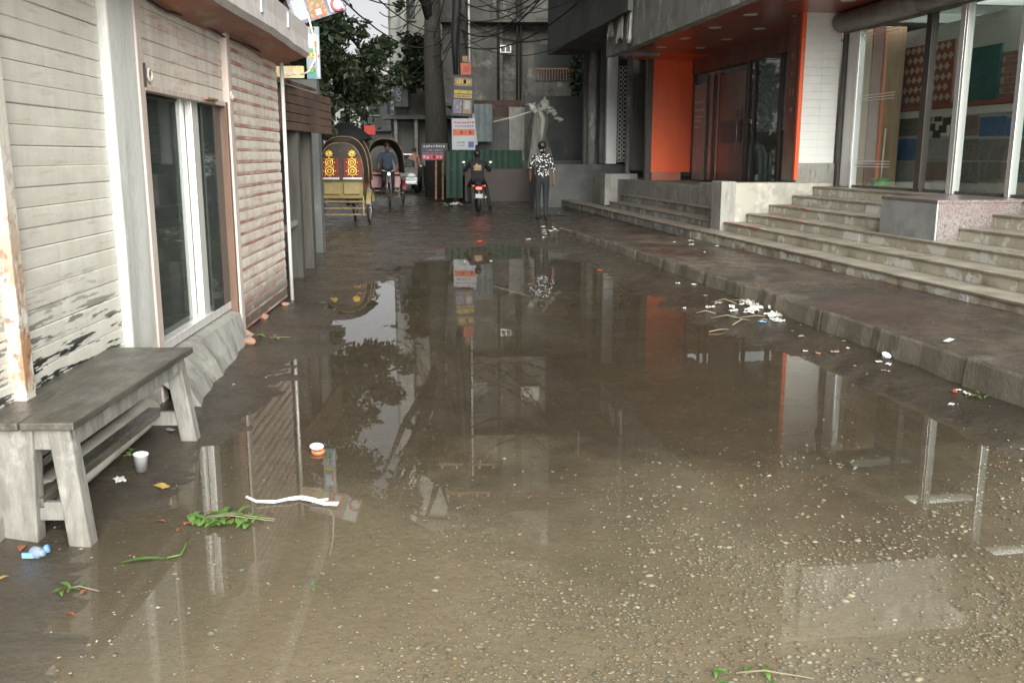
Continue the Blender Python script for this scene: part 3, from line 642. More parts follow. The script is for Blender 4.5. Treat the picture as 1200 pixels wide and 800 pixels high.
# --- near shop building
ns = thing('shop_building', 'glass-fronted tile shop with white tiled column and metal mullions', 'shop', RW(8, 10, 0), RROT)
# white tiled column: each row of tiles separate
mb = MB(MR); mb.box(6.66, 7.24, 13.874, 14.36, 1.0, 4.6); colm = mb.build('column', 'mortar', ns)
zt = 1.38
while zt < 4.5:
    for (a, b) in ((6.668, 6.955), (6.957, 7.245)):
        mb = MB(MR); mb.box(a, b, 13.862, 13.873, zt + .001, zt + .118); mb.build('tile', 'tile_white', colm)
    zt += .12
mb = MB(MR); mb.box(6.63, 7.27, 13.855, 13.873, 1.08, 1.378); mb.build('column_base', 'concrete', ns)
mb = MB(MR); mb.box(6.60, 6.657, 13.85, 13.92, 1.12, 4.6); mb.build('orange_edge', 'orange_panel', ns, bevel=.004)
mb = MB(MR); mb.box(6.62, 6.659, 13.922, 14.36, 1.1, 4.6); mf = mb.build('maroon_cladding', 'maroon_face', ns)
for i in range(7):
    mb = MB(MR); mb.ring((6.617, 14.14, 2.2 + i * .27), (1, 0, 0), .04 + .03 * (i % 2), .006, 4 if i % 2 else 14, 4); mb.build('ring_ornament', 'ring_faded', mf)
# glass front
mb = MB(MR); mb.box(PG + .02, 13, SH_Q0, 14.3, -.05, 1.005); mb.build('floor_slab', 'interior_floor', ns)
for q in (4.65, 6.5, 8.35, 10.2, 12.05, 13.75):  # glazed roof, out of view, added to let daylight onto the display
    mb = MB(MR); mb.box(PG + .26, 10.6, q, q + .08, 3.5, 3.62); mb.build('added_roof_beam', 'alu_bright', ns)
for q in (4.74, 6.59, 8.44, 10.29, 12.14):
    mb = MB(MR); mb.box(PG + .26, 10.6, q, q + 1.6, 3.63, 3.64); mb.build('added_roof_pane', 'added_roof_glass', ns)
mb = MB(MR); mb.box(10.6, 10.7, SH_Q0, 16, 1.0, 3.6); mb.build('back_wall', 'interior_wall', ns)
mb = MB(MR); mb.box(PG + .2, 10.6, 15.9, 16, 1.0, 3.6); mb.build('side_wall', 'interior_wall', ns)
for p in (PG + .2, 8.4, 9.5, 10.5):  # glazed end wall added out of view to let sun inside
    mb = MB(MR); mb.box(p, p + .07, SH_Q0, SH_Q0 + .08, 1.0, 3.5); mb.build('added_end_mullion', 'alu_bright', ns)
for p in (PG + .27, 8.47, 9.57):
    mb = MB(MR); mb.box(p + .002, p + .92, SH_Q0 + .03, SH_Q0 + .04, 1.01, 3.5); mb.build('added_end_pane', 'shop_glass', ns)
mb = MB(MR); mb.box(PG - .02, PG + .25, SH_Q0, 13.85, 3.36, 4.2); mb.build('header', 'canopy_conc', ns)
def roll(q0, q1, name='shutter_roll'):
    mb = MB(MR); mb.tube([(PG - .12, q0, 3.47), (PG - .12, q1, 3.47)], .15, 14); mb.build(name, 'roller_box', ns, True)
    mb = MB(MR); mb.box(PG - .08, PG - .06, q0, q1, 3.30, 3.40); mb.build('shutter_edge', 'roller_box', ns)
roll(11.7, 13.78); roll(9.9, 11.6); roll(5, 9.8)
mb = MB(MR); mb.box(PG - .05, PG + .03, 13.745, 13.84, 1.02, 3.4); mb.build('shutter_rail', 'dark_frame', ns, bevel=.004)
mb = MB(MR); mb.box(PG - .005, PG + .03, 13.39, 13.74, 1.03, 3.36); mb.build('white_panel', 'panel_white', ns, bevel=.004)
for (a, b, m) in ((13.33, 13.385, 'alu_bright'), (11.53, 11.66, 'dark_frame'), (10.84, 10.94, 'alu_bright'), (10.79, 10.83, 'aluminium'), (9.74, 9.82, 'alu_bright'), (8.4, 8.47, 'alu_bright'), (6.9, 7., 'alu_bright')):
    mb = MB(MR); mb.box(PG - .045, PG + .05, a, b, 1.02, 3.4); mb.build('mullion', m, ns, bevel=.005)
mb = MB(MR); mb.box(PG - .06, PG + .06, 11.48, 11.72, 1.02, 1.06); mb.build('post_foot', 'dark_frame', ns, bevel=.005)
for (a, b) in ((11.66, 13.33), (10.94, 11.53), (9.82, 10.79), (8.47, 9.74), (7., 8.4), (4.7, 6.9)):
    mb = MB(MR); mb.box(PG - .004, PG + .004, a + .002, b - .002, 1.06, 3.36); pn = mb.build('glass_pane', 'shop_glass', ns)
    mb = MB(MR); mb.box(PG - .02, PG + .02, a + .002, b - .002, 1.021, 1.058); mb.build('sill_track', 'roller_dark', ns)
    if a > 11.6:
        for z in (1.33, 1.37, 1.41, 2.28, 2.32, 2.36, 3.2, 3.24):
            mb = MB(MR); mb.box(PG - .007, PG - .005, 12.35, 13.3, z, z + .008); mb.build('etched_line', 'etch_white', pn)
# unseen upper storeys, set back to let light through the added glass roof
mb = MB(MR); mb.box(10.9, 18, 7.6, 13.84, 3.7, 15); mb.build('unseen_upper_wall', 'render_grey', ns)
# display inside the tile shop
ic = thing('interior_column', 'brown panelled column behind the tile shop glass', 'column', RW(8.1, 14.6, 1.0), RROT)
mb = MB(MR); mb.box(7.75, 8.55, 14.25, 14.75, 1.005, 3.5); mb.build('shaft', 'brown_column', ic)
mb = MB(MR); mb.box(7.98, 8.18, 14.22, 14.249, 1.005, 3.5); mb.build('trim', 'wood_door', ic)
PD = 8.7
db = thing('tile_display', 'display wall of patterned tile samples behind the shop glass', 'display', RW(PD, 13, 1.0), RROT)
def drect(name, x0, y0, x1, y1, mat, proud, th=.03, parent=db, zb_=None):
    qa, za = ATP(x0, y1, PD); qb, _ = ATP(x1, y1, PD); _, zb = ATP((x0 + x1) / 2, y0, PD)
    za = zb_ or za
    mb = MB(MR); mb.box(PD - proud - th, PD - proud, qb, qa, za, zb); return mb.build(name, mat, parent), (qb, qa, za, zb)
mb = MB(MR); qa, _ = ATP(1048, 60, PD); mb.box(PD, PD + .1, 6, qa, 1.005, 3.45); mb.build('board', 'interior_wall', db)
mb = MB(MR); mb.box(PD - .12, PD - .001, 6, qa, 2.195, 2.255); mb.build('shelf', 'lattice_red', db)
mb = MB(MR); mb.box(PD - .09, PD - .001, 6, qa - .2, 2.08, 2.185); mb.build('ledge', 'tile_white', db)
lt, (q0, q1, z0, z1) = drect('lattice_panel', 1060, 52, 1117, 96, 'lattice_red', .002, .02, zb_=2.256)
rows, cols_ = 6, 8
for r in range(rows):
    for c in range(cols_):
        qc = q0 + (q1 - q0) * (c + .5 + (.5 if r % 2 else 0)) / (cols_ + .5); zc = 2.29 + (z1 - 2.29) * (r + .5) / rows
        dq, dz = (q1 - q0) / cols_ * .42, (z1 - 2.29) / rows * .36
        mb = MB(MR); mb.prism([(PD - .024, qc - dq, zc), (PD - .024, qc, zc - dz), (PD - .024, qc + dq, zc), (PD - .024, qc, zc + dz)], (-.006, 0, 0)); mb.build('lattice_tile', 'lattice_cream', lt)
tp, (q0, q1, z0, z1) = drect('teal_tile', 1134, 55, 1172, 96, 'tile_teal', .002, zb_=2.256)
bp_, (q0, q1, z0, z1) = drect('brick_panel', 1173, 55, 1260, 96, 'mortar', .002, .01, zb_=2.256)
for r in range(9):
    for c in range(9):
        h = (z1 - 2.27) / 9; w = (q1 - q0) / 9; a = q0 + c * w + (w / 2 if r % 2 else 0)
        if a + w > q1: continue
        mb = MB(MR); mb.box(PD - .024, PD - .0125, a + .01, a + w - .01, 2.27 + r * h + .008, 2.27 + (r + 1) * h - .008); mb.build('brick', 'brick_face', bp_)
px0 = [(1052, 1080), (1082, 1112), (1116, 1146), (1148, 1178), (1180, 1215)]
rowsy = [(112, 134), (137, 160), (163, 188), (190, 213)]
pick = [['tile_grey', 'tile_grey', 'tile_grey', 'tile_grey', 'tile_grey'], ['tile_speckle', 'tile_white', 'tile_brown', 'tile_blue', 'tile_blue'],
        ['tile_blue', 'tile_grey', 'tile_speckle', 'tile_speckle', 'tile_speckle'], ['tile_grey', 'tile_brown', 'tile_speckle', 'tile_speckle', 'tile_teal']]
for i, (y0, y1) in enumerate(rowsy):
    for j, (x0, x1) in enumerate(px0): drect('sample_tile', x0, y0, x1, y1, pick[i][j], .002, .015)
for (x, y) in ((1084, 140), (1096, 139), (1088, 150), (1101, 152), (1094, 158), (1106, 143)):
    drect('stone_inlay', x, y - 5, x + 9, y + 4, 'dark_frame', .0185, .004)
for (x, y) in ((1056, 118), (1066, 118), (1060, 126), (1070, 128)):
    drect('mosaic_piece', x, y - 3, x + 8, y + 4, 'tile_speckle', .0185, .004)
gt = thing('mop_bucket', 'small green bucket and stick on the floor behind shop glass', 'bucket', RW(7.75, 13.3, 1.005))
w = RW(7.75, 13.3, 0)
mb = MB(Matrix.Translation(w)); mb.lathe([(0, 1.007), (.12, 1.007), (.15, 1.16), (.14, 1.16), (.11, 1.02)], n=16); mb.build('bucket', 'print_green', gt, True)
mb = MB(Matrix.Translation(w)); mb.tube([(0, .02, 1.02), (.05, .1, 1.9)], .012, 6); mb.build('stick', 'pipe_cream', gt, True)

# ================================================================ RIGHT: ORANGE SHOP (farther)
osx = thing('shop_building', 'shop with bright orange end panel and red soffit under a concrete canopy', 'shop', RW(8, 18, 0), RROT)
PO = 7.45; QO = 21.0
mb = MB(MR); mb.box(6.0, 13, 14.3, 26, -.05, .93); mb.build('floor_slab', 'concrete', osx)
mb = MB(MR); mb.box(6.48, PO + .02, QO, QO + .12, 1.12, 3.72); op = mb.build('orange_panel', 'orange_panel', osx)
mb = MB(MR); mb.box(6.5, 7.2, QO - .01, QO + .12, .82, 1.118); mb.build('panel_foot', 'orange_faded', osx)
mb = MB(MR); mb.box(6.34, 6.478, QO - .02, QO + .12, .9, 3.75); mb.build('panel_post', 'dark_frame', osx)
# frontage: grey panel, side light, double timber-framed door, dark glass
for (a, b, z0, z1, m, nme) in ((20.1, 20.85, .95, 3.05, 'tile_grey', 'grey_panel'), (19.6, 19.68, .95, 3.2, 'dark_frame', 'mullion'), (20.04, 20.09, .95, 3.2, 'dark_frame', 'mullion'),
                               (19.25, 19.33, .95, 3.2, 'dark_frame', 'mullion'), (17.75, 17.87, .95, 3.4, 'dark_frame', 'mullion'), (17.45, 17.53, .95, 3.4, 'dark_frame', 'mullion'), (16.3, 16.4, .95, 3.4, 'dark_frame', 'mullion'),
                               (20.86, 20.99, .95, 3.4, 'dark_frame', 'mullion')):
    mb = MB(MR); mb.box(PO - .03, PO + .04, a, b, z0, z1); mb.build(nme, m, osx, bevel=.004)
mb = MB(MR); mb.box(PO - .06, PO + .2, 14.4, 20.99, 3.3, 3.72); mb.build('header', 'maroon_face', osx)
mb = MB(MR); mb.box(PO - .03, PO + .03, 17.9, 19.25, .95, 3.15); dr = mb.build('door', 'wood_door', osx)
mb = MB(MR); mb.box(PO - .045, PO - .031, 18.0, 19.15, 1.75, 2.2); mb.build('door_band', 'dark_frame', dr)
mb = MB(MR); mb.tube([(PO - .08, 18.15, 1.5), (PO - .08, 18.15, 2.4)], .014, 8); mb.build('handle', 'steel', dr, True)
for (a, b) in ((19.34, 19.59), (19.69, 20.03), (17.54, 17.74), (16.41, 17.44)):
    mb = MB(MR); mb.box(PO - .004, PO + .004, a, b, .97, 3.28); gp = mb.build('glass_pane', 'shop_glass', osx)
# small white lettering rows on the grey panel (illegible at this distance)
for (z, segs) in ((2.64, 7), (2.47, 8), (2.32, 7), (2.24, 6), (2.1, 4)):
    for i in range(segs):
        mb = MB(MR); q = 20.78 - i * .075; mb.box(PO - .034, PO - .031, q - .05, q, z, z + rnd(.04, .055)); mb.build('lettering', 'etch_white', osx)
mb = MB(MR); mb.box(10, 10.1, 14.4, 21, .93, 3.6); mb.build('inner_wall', 'tile_teal', osx)
mb = MB(MR); mb.box(8.6, 8.7, 18.5, 20.6, .95, 2.0); mb.build('counter', 'tile_white', osx)
mb = MB(MR); mb.box(PO, 10, 14.4, 21, 3.72, 3.8); mb.build('ceiling', 'roller_dark', osx)
# canopy
mb = MB(MR); mb.box(5.22, PO + .1, 10.2, 19.7, 3.62, 3.68); sf = mb.build('soffit', 'soffit_red', osx)
mb = MB(MR); mb.box(6.0, PO + .1, 19.7, QO + .1, 3.62, 3.68); mb.build('soffit', 'orange_panel', osx)
for q in (11.2, 12.7, 14.2, 15.7, 17.2, 18.6):
    for p in (5.9, 6.7):
        mb = MB(MR @ Matrix.Translation((p, q, 3.62))); mb.lathe([(0, -.012), (.09, -.012), (.11, -.003)], n=16); mb.build('downlight', 'lamp_disc', sf)
mb = MB(MR); mb.box(5.05, 5.219, 10.2, 19.75, 3.52, 4.5); fc = mb.build('canopy_fascia', 'canopy_conc', osx)
mb = MB(MR); mb.box(5.22, 6.2, 19.70, 19.8, 3.56, 4.5); mb.build('canopy_end', 'canopy_conc', osx)
mb = MB(MR); mb.box(5.22, PO + .1, 10.08, 10.197, 3.54, 4.5); mb.build('canopy_end', 'canopy_conc', osx)
mb = MB(MR); mb.box(5.05, 7.6, 10.2, 19.75, 4.501, 4.62); mb.build('canopy_deck', 'canopy_conc', osx)
mb = MB(MR); mb.box(7.2, 16, 14.4, 26, 4.63, 16.5); mb.build('unseen_upper_wall', 'render_grey', osx)  # assumed storeys, unseen, put here to give the lane shade
for z in (6, 9, 12):
    for q in (15.2, 17.6, 20.2, 23):
        mb = MB(MR); mb.box(7.13, 7.199, q, q + 1.3, z, z + 1.4); mb.build('window', 'window_dark', osx)
mb = MB(MR); mb.box(5.12, 7.198, 10.3, 19.6, 4.63, 16); mb.build('added_shade_storeys', 'render_grey', osx)  # unseen overhang added to keep sun off the far lane
for z in (5.6, 8.6, 11.6):
    for q in (11, 13, 15, 17.5):
        mb = MB(MR); mb.box(5.06, 5.119, q, q + 1.2, z, z + 1.4); mb.build('window', 'window_dark', osx)
# torn cloth over the canopy edge
for (q, w, dz, cl_) in ((18.45, .5, .95, 'broad torn pale cloth hanging over the concrete canopy edge'), (17.8, .28, 1.05, 'long narrow torn cloth strip hanging over the concrete canopy edge'), (19.15, .25, .8, 'short torn cloth strip at the end of the concrete canopy')):
    V, Fc = [], []; n, m = 8, 10
    for i in range(n + 1):
        for j in range(m + 1):
            t = j / m; fold = .035 * math.sin(i * 2.1 + q) + .02 * noise.noise(Vector((i, j * .6, q)))
            V.append((5.02 - .03 * t + fold * (.4 + t), q + w * (i / n - .5) * (1 - .35 * t + .2 * noise.noise(Vector((j * .4, q, 0)))), 4.66 - dz * t * (1 + .12 * noise.noise(Vector((i * .7, q, 0))))))
    for i in range(n):
        for j in range(m): Fc.append((i * (m + 1) + j, (i + 1) * (m + 1) + j, (i + 1) * (m + 1) + j + 1, i * (m + 1) + j + 1))
    mb = MB(MR); mb.add(V, Fc); o = mb.build('hanging_cloth', 'tarp_cloth', None, True); so = o.modifiers.new('s', 'SOLIDIFY'); so.thickness = .006
    tag(o, cl_, 'cloth', 'torn cloths hanging over the canopy edge')
# stairs of the orange shop
s2 = thing('stairs', 'worn grey stairs below the orange panel shop', 'stairs', RW(6, 18, .1), RROT)
for k in range(5):
    z1 = [.34, .47, .62, .77, .92][k]; p0 = [5.12, 5.45, 5.78, 6.1, 6.42][k]; z0 = .1 if k == 0 else [.34, .47, .62, .77][k - 1] - .03
    q1 = 24.5 if k == 0 else 20.4 + .35 * k
    p1 = [5.47, 5.80, 6.12, 6.44, 7.6][k]
    mb = MB(MR); mb.box(p0 + .02, p1, 14.31 if k else 14.32, q1, z0, z1 - .028); bd = mb.build('step', 'concrete', s2)
    mb = MB(MR); mb.box(p0 - .01, p1, 14.31 if k else 14.32, q1, z1 - .027, z1); mb.build('tread', 'step_tread', bd, bevel=.006)
    q = 14.33
    while q < q1 - .1:
        w = rnd(.55, .7); mb = MB(MR); mb.box(p0 + rnd(-.003, .003), p0 + .019, q + .004, min(q + w, q1) - .004, (.18 if k == 0 else [.34, .47, .62, .77][k - 1] + .001), z1 - .0285); mb.build('riser_tile', 'tile_dark_far', bd); q += w
for (nm, lb, p0, p1, q0, q1, z1, m) in (('stair_block', 'pale grey concrete block ending the worn grey stairs', 5.68, 6.5, 22.1, 22.6, 1.06, 'concrete'), ('stair_block', 'dark block beside the orange panel foot on the stairs', 6.52, 7.2, 21.2, 21.7, 1.05, 'concrete_wet'),
                              ('stair_block', 'squat grey block standing on the worn stairs before the glass door', 5.95, 6.6, 15.6, 16.3, 1.02, 'concrete'), ('stair_block', 'rough broken block next to the squat grey block on stairs', 6.62, 7.1, 15.3, 15.9, 1.0, 'concrete_wet')):
    mb = MB(MR); mb.box(p0, p1, q0, q1, .3, z1); tag(mb.build(nm, m, None, bevel=.02), lb, 'block')
# farther bay: columns, grille, dark shutter
fb = thing('shop_building', 'grey concrete bay with round column, lattice grille and dark shutter', 'shop', RW(7, 23, 0), RROT)
mb = MB(MR); mb.box(4.4, 8, 24.6, 25.4, -.05, 1.26); mb.build('base_wall', 'render_grey', fb)
def qbox(name, x0, x1, ytop, ybot, q, mat, th=.15, bevel=0, parent=fb):
    p0, zb = ATQ(x0, ybot, q); p1, _ = ATQ(x1, ybot, q); _, zt = ATQ((x0 + x1) / 2, ytop, q)
    mb = MB(MR); mb.box(p0, p1, q, q + th, zb, zt); return mb.build(name, mat, parent, bevel=bevel), (p0, p1, zb, zt)
p0, zb = ATQ(695, 192, 25); mb = MB(MR); mb.tube([(p0, 25.2, 1.2), (p0, 25.2, 4.3)], .12, 14); mb.build('round_column', 'canopy_conc', fb, True)
qbox('pilaster', 702, 709, 55, 192, 24.9, 'render_grey'); qbox('white_panel', 710, 722, 58, 192, 24.5, 'panel_white')
gr, (p0, p1, zb, zt) = qbox('grille', 722.5, 733, 62, 190, 24.3, 'dark_frame', .03)
for i in range(22):
    for j in range(2):
        zc = zb + (zt - zb) * .88 * (i + .5) / 22; pc = p0 + (p1 - p0) * (j + .5) / 2
        mb = MB(MR); mb.ring((pc, 24.285, zc), (0, 1, 0), .05, .012, 8, 4); mb.build('grille_ring', 'alu_bright' if i < 2 else 'aluminium', gr)
qbox('pilaster', 733.5, 738, 60, 215, 23.6, 'canopy_conc')
rs, (p0, p1, zb, zt) = qbox('roller_shutter', 738.5, 757, 62, 200, 23.2, 'roller_dark', .05)
for i in range(30):
    z = zb + (zt - zb) * i / 30; mb = MB(MR); mb.box(p0, p1, 23.18, 23.199, z + .01, z + (zt - zb) / 30 - .012); mb.build('slat', 'roller_dark', rs)
qbox('pilaster', 757.5, 765, 60, 212, 22.6, 'render_grey', .3)
mb = MB(MR); mb.box(5.0, 8, 19.8, 25.4, 4.23, 4.33); mb.build('soffit', 'render_grey', fb)
mb = MB(MR); mb.box(4.9, 4.999, 17.6, 25.5, 4.15, 6.2); mb.build('fascia', 'render_grey', fb)
mb = MB(MR); mb.box(5.0, 8, 25.4, 25.5, 4.15, 6.2); mb.build('fascia_end', 'render_grey', fb)
mb = MB(MR); mb.box(5.0, 7.19, 20, 25.4, 6.2, 16.4); mb.build('unseen_upper_wall', 'render_grey', fb)  # unseen storeys brought forward to darken the lane
mb = MB(MR); mb.box(5.9, 13, 25.4, 25.6, -.05, 4.2); mb.build('rear_wall', 'render_grey', fb)
mb = MB(MR); mb.box(4.84, 4.899, 21.0, 22.0, 5.0, 5.7); mb.build('vent_box', 'concrete', fb, bevel=.02)

# ================================================================ CENTRE: STAINED BUILDING
sb = thing('apartment_building', 'stained grey apartment block streaked black with mould', 'building', (1, 36, 0))
YB = 36.0
def yrect(name, x0, x1, yt, yb, Y, th, mat, parent, bevel=0):
    a = AY(x0, yb, Y); b = AY(x1, yb, Y); t = AY((x0 + x1) / 2, yt, Y)
    mb = MB(); mb.box(a.x, b.x, Y, Y + th, a.z, t.z); return mb.build(name, mat, parent, bevel=bevel)
mb = MB(); mb.box(-2.6, -.35, YB, 46, 3.4, 15.2); mb.build('wall', 'stain_wall', sb)
mb = MB(); mb.box(-.349, 6.5, YB + .4, 46, 3.4, 15.2); mb.build('wall', 'stain_wall', sb)
mb = MB(); mb.box(-1.3, 6.5, YB + .8, 46, -.1, 3.38); mb.build('lower_wall', 'render_grey', sb)
mb = MB(); mb.box(-2.7, 6.6, YB - .25, YB + .39, 3.32, 3.45); mb.build('ledge', 'stain_wall', sb)
for z in (6.3, 9.5, 12.7, 14.9):
    mb = MB(); mb.box(-2.65, 6.6, YB - .35, YB + .38, z, z + .14); mb.build('ledge', 'stain_wall', sb)
wn = yrect('window', 586, 599, 53, 62, YB - .06, .05, 'aluminium', sb)
for (a, b) in ((587.3, 591.8), (593.2, 597.8)): yrect('pane', a, b, 54.3, 60.7, YB - .075, .012, 'window_dark', wn)
yrect('balcony_opening', 626, 672, 52, 95, YB + .37, .025, 'window_dark', sb)
rl = yrect('balcony_rail', 626, 672, 80, 81.5, YB + .33, .03, 'rust_iron', sb)
for i in range(14): yrect('baluster', 627 + i * 3.3, 627.6 + i * 3.3, 81.5, 95, YB + .33, .02, 'rust_iron', rl)
yrect('white_ledge', 645, 692, 124, 129, YB + .6, .2, 'tarp_cloth', sb)
for x, r in ((584, .05), (606, .04), (610, .035)):
    a = AY(x, 120, YB - .1); mb = MB(); mb.tube([(a.x, YB - .08, 3.4), (a.x, YB - .08, 15)], r, 8); mb.build('drain_pipe', 'pole_conc', sb, True)
for z in (7.4, 10.6, 13.8):
    for x in (-2.2, 1.2, 3.4):
        mb = MB(); mb.box(x, x + 1.2, YB - .012 if x < -.4 else YB + .38, YB + .45, z, z + 1.3); mb.build('window', 'window_dark', sb)
for (x, z) in ((.3, 7.6), (2.7, 10.4)):
    mb = MB(); mb.box(x, x + .8, YB - .05, YB + .39, z, z + .55); ac = mb.build('air_conditioner', 'pipe_cream', sb, bevel=.02)
    mb = MB(); mb.ring((x + .3, YB - .06, z + .28), (0, 1, 0), .2, .02, 18, 5); mb.build('fan_guard', 'dark_frame', ac)
# ivy by the balcony
def leaf_cloud(name, n, fn, size, mat, parent=None, smooth=False):
    V, Fc = [], []
    for i in range(n):
        c = fn(); s = size * rnd(.6, 1.35)
        d = Vector((rnd(-1, 1), rnd(-1, 1), rnd(-.9, .4))).normalized(); u = d.cross(Vector((rnd(-1, 1), rnd(-1, 1), rnd(-1, 1)))).normalized(); w = d.cross(u)
        b = len(V); V += [c, c + d * s * .55 + u * s * .3 + w * s * .05, c + d * s * 1.15, c + d * s * .55 - u * s * .3 + w * s * .05]; Fc += [(b, b + 1, b + 2, b + 3)]
    me = bpy.data.meshes.new(name); me.from_pydata([tuple(v) for v in V], [], Fc); me.materials.append(MATS[mat]); return link(name, me, parent)
a = AY(676, 100, YB); iv = thing('climbing_plant', 'leafy climber growing on the stained building beside its balcony', 'plant', (a.x, YB, 3.4))
leaf_cloud('foliage', 500, lambda: Vector((a.x + rnd(-.1, .55) , YB + .2 + rnd(-.3, .15), 3.5 + rnd(0, 1.9))), .22, 'leaf_mid', iv)
mb = MB(); mb.tube([(a.x + .2, YB + .3, 3.4), (a.x + .3, YB + .3, 5.2)], .03, 6); mb.build('stem', 'bark', iv)
# boundary wall, tin sheets, tarpaulin, green fence
bw = thing('boundary_wall', 'low grey plaster wall beyond the walking man', 'wall', (2.6, 28, 0))
mb = MB(MR); mb.box(4.3, 8, 28.4, 28.7, -.1, 1.34); mb.build('wall', 'render_grey', bw, bevel=.02)
mb = MB(MR); mb.box(5.0, 8, 29.8, 30, -.1, 3.35); mb.build('rear_panel', 'render_grey', bw)
mb = MB(MR); mb.box(4.5, 4.999, 29.85, 29.95, 1.2, 3.0); mb.build('post_panel', 'concrete', bw)
def sheet(name, label, x0, x1, yt, yb, Y, mat, cat, lean=0, ribs=True):
    t = thing(name, label, cat, AY((x0 + x1) / 2, yb, Y))
    A, B, Cc, D = AY(x0, yb, Y), AY(x1, yb, Y), AY(x1, yt, Y + lean), AY(x0, yt, Y + lean)
    n = max(4, int((B - A).length / .09)); V, Fc = [], []
    for i in range(n + 1):
        o = Vector((0, .018 * (1 if i % 2 else -1) if ribs else 0, 0)); V += [A.lerp(B, i / n) + o, D.lerp(Cc, i / n) + o]
    for i in range(n): Fc.append((2 * i, 2 * i + 2, 2 * i + 3, 2 * i + 1))
    mb = MB(); mb.add(V, Fc); s = mb.build('sheet', mat, t); so = s.modifiers.new('s', 'SOLIDIFY'); so.thickness = .012
    mb = MB(); mb.bar(A.lerp(D, .5) + Vector((0, .05, 0)), B.lerp(Cc, .5) + Vector((0, .05, 0)), .04, .06); mb.build('rail', 'timber_old', t)
    return t
sheet('tin_sheet', 'pale blue-grey tin sheet standing behind the poster pole', 555, 577, 122, 166, 29.5, 'tin_blue', 'sheet')
sheet('green_fence', 'dark green corrugated fence behind the motorbike', 520, 612, 176, 206, 28.6, 'green_sheet', 'fence')
sheet('green_fence', 'narrow green sheet standing beside the pink notice board', 523, 542, 178, 232, 28.0, 'green_sheet', 'fence')
sheet('brown_fence', 'low dark brown sheet fence behind the motorbike wheel', 545, 630, 198, 236, 28.2, 'brown_sheet', 'fence', ribs=False)
sheet('lean_to_roof', 'rusty brown lean-to roof edge above the green fence', 555, 612, 118, 137, 31, 'shack_brown', 'roof', 1.5)
sheet('shed_wall', 'grey shed wall under the lean-to roof', 556, 650, 137, 200, 30.4, 'render_grey', 'wall', ribs=False)
mb = MB(); mb.tube([AY(578, 143, 28.4), AY(600, 138, 28.3), AY(622, 131, 28.2)], .025, 6); tag(mb.build('roof_pole', 'pipe_cream', None, True), 'pale slanting pole propped towards the draped tarpaulin', 'pole')
tp_ = thing('tarpaulin', 'pale crumpled tarpaulin bundled over a post beyond the man', 'tarpaulin', AY(632, 230, 27.4))
c = AY(632, 128, 27.4)
V, Fc = [], []; n, m = 22, 14
for j in range(m + 1):
    t = j / m
    for i in range(n):
        a_ = 2 * math.pi * i / n; r = (.1 + .2 * t ** .7) * (1 + .2 * math.sin(a_ * 5 + 2 * t)) * (1 + .45 * noise.noise(Vector((math.cos(a_) * 2, math.sin(a_) * 2, t * 2.5)))) if j else .05
        V.append((c.x + math.cos(a_) * r * 1.1, 27.4 + math.sin(a_) * r * .8, c.z + .15 - 1.75 * t + .1 * math.sin(a_ * 3) * t))
for j in range(m):
    for i in range(n): Fc.append((j * n + i, j * n + (i + 1) % n, (j + 1) * n + (i + 1) % n, (j + 1) * n + i))
mb = MB(); mb.add(V, Fc); mb.build('cover', 'tarp', tp_, True)
mb = MB()
for i in range(9): mb.blob((c.x + rnd(-.28, .3), 27.35 + rnd(-.1, .1), c.z + rnd(-.08, .2)), (rnd(.07, .16), .12, rnd(.06, .13)), 2, 1.1, seed=i * 3)
for i in range(5): mb.blob((c.x + .3 + .07 * i, 27.3, c.z - .08 * i + rnd(-.03, .03)), (.09, .08, .06), 2, 1.0, seed=i * 7 + 1)
mb.tube([(c.x, 27.3, c.z)] + [(c.x + .1, 27.25, c.z - .3), (c.x + .05, 27.25, c.z - .9)], [.05, .09, .04], 7); mb.build('fold', 'tarp_cloth', tp_, True)
mb = MB(); mb.tube([(c.x, 27.4, 0), (c.x, 27.4, c.z)], .06, 8); mb.build('post', 'timber_old', tp_, True)

# ================================================================ FAR STREET
def simple_building(label, x0, x1, y0, y1, h, wall, wins, name='building', face='-y', rows=4, cols=3, base=True):
    t = thing(name, label, 'building', ((x0 + x1) / 2, y0, 0))
    mb = MB(); mb.box(x0, x1, y0, y1, -.1, h); mb.build('wall', wall, t)
    mb = MB(); mb.box(x0 - .15, x1 + .15, y0 - .25, y1, h, h + .35); mb.build('roof_edge', 'render_grey', t)
    st_h = h / rows
    for r in range(rows):
        z = r * st_h + st_h * .32
        if r:
            mb = MB(); mb.box(x0 - .2, x1 + .2, y0 - .3, y0 - .003, r * st_h - .08, r * st_h + .06); mb.build('floor_band', 'render_grey', t)
        for c in range(cols):
            w = (x1 - x0) / cols; xa = x0 + c * w + w * .25
            mb = MB(); mb.box(xa, xa + w * .5, y0 - .02, y0 + .05, z, z + st_h * .45); wd = mb.build('window', 'window_dark', t)
            mb = MB(); mb.box(xa - .05, xa + w * .5 + .05, y0 - .1, y0 - .021, z - .1, z - .02); mb.build('sill', 'concrete', wd)
        if wins:      # windows on the street side too
            sx = x0 if wins == 'L' else x1
            for c in range(3):
                w = (y1 - y0) / 3; ya = y0 + c * w + w * .25
                mb = MB(); mb.box(sx - .03, sx + .03, ya, ya + w * .5, z, z + st_h * .45); mb.build('window', 'window_dark', t)
    return t
pb = simple_building('beige corner block with rounded awning beyond the dark trunk', -5.5, -2.3, 43, 56, 16, 'wall_beige', 'L', rows=5, cols=2)
mb = MB(); mb.box(-5.7, -2.3, 41.6, 42.7, 3.05, 3.2); mb.build('awning', 'render_grey', pb)
mb = MB(); mb.box(-5.3, -4.6, 42.2, 42.9, 3.6, 16); mb.build('pilaster', 'wall_pale', pb)
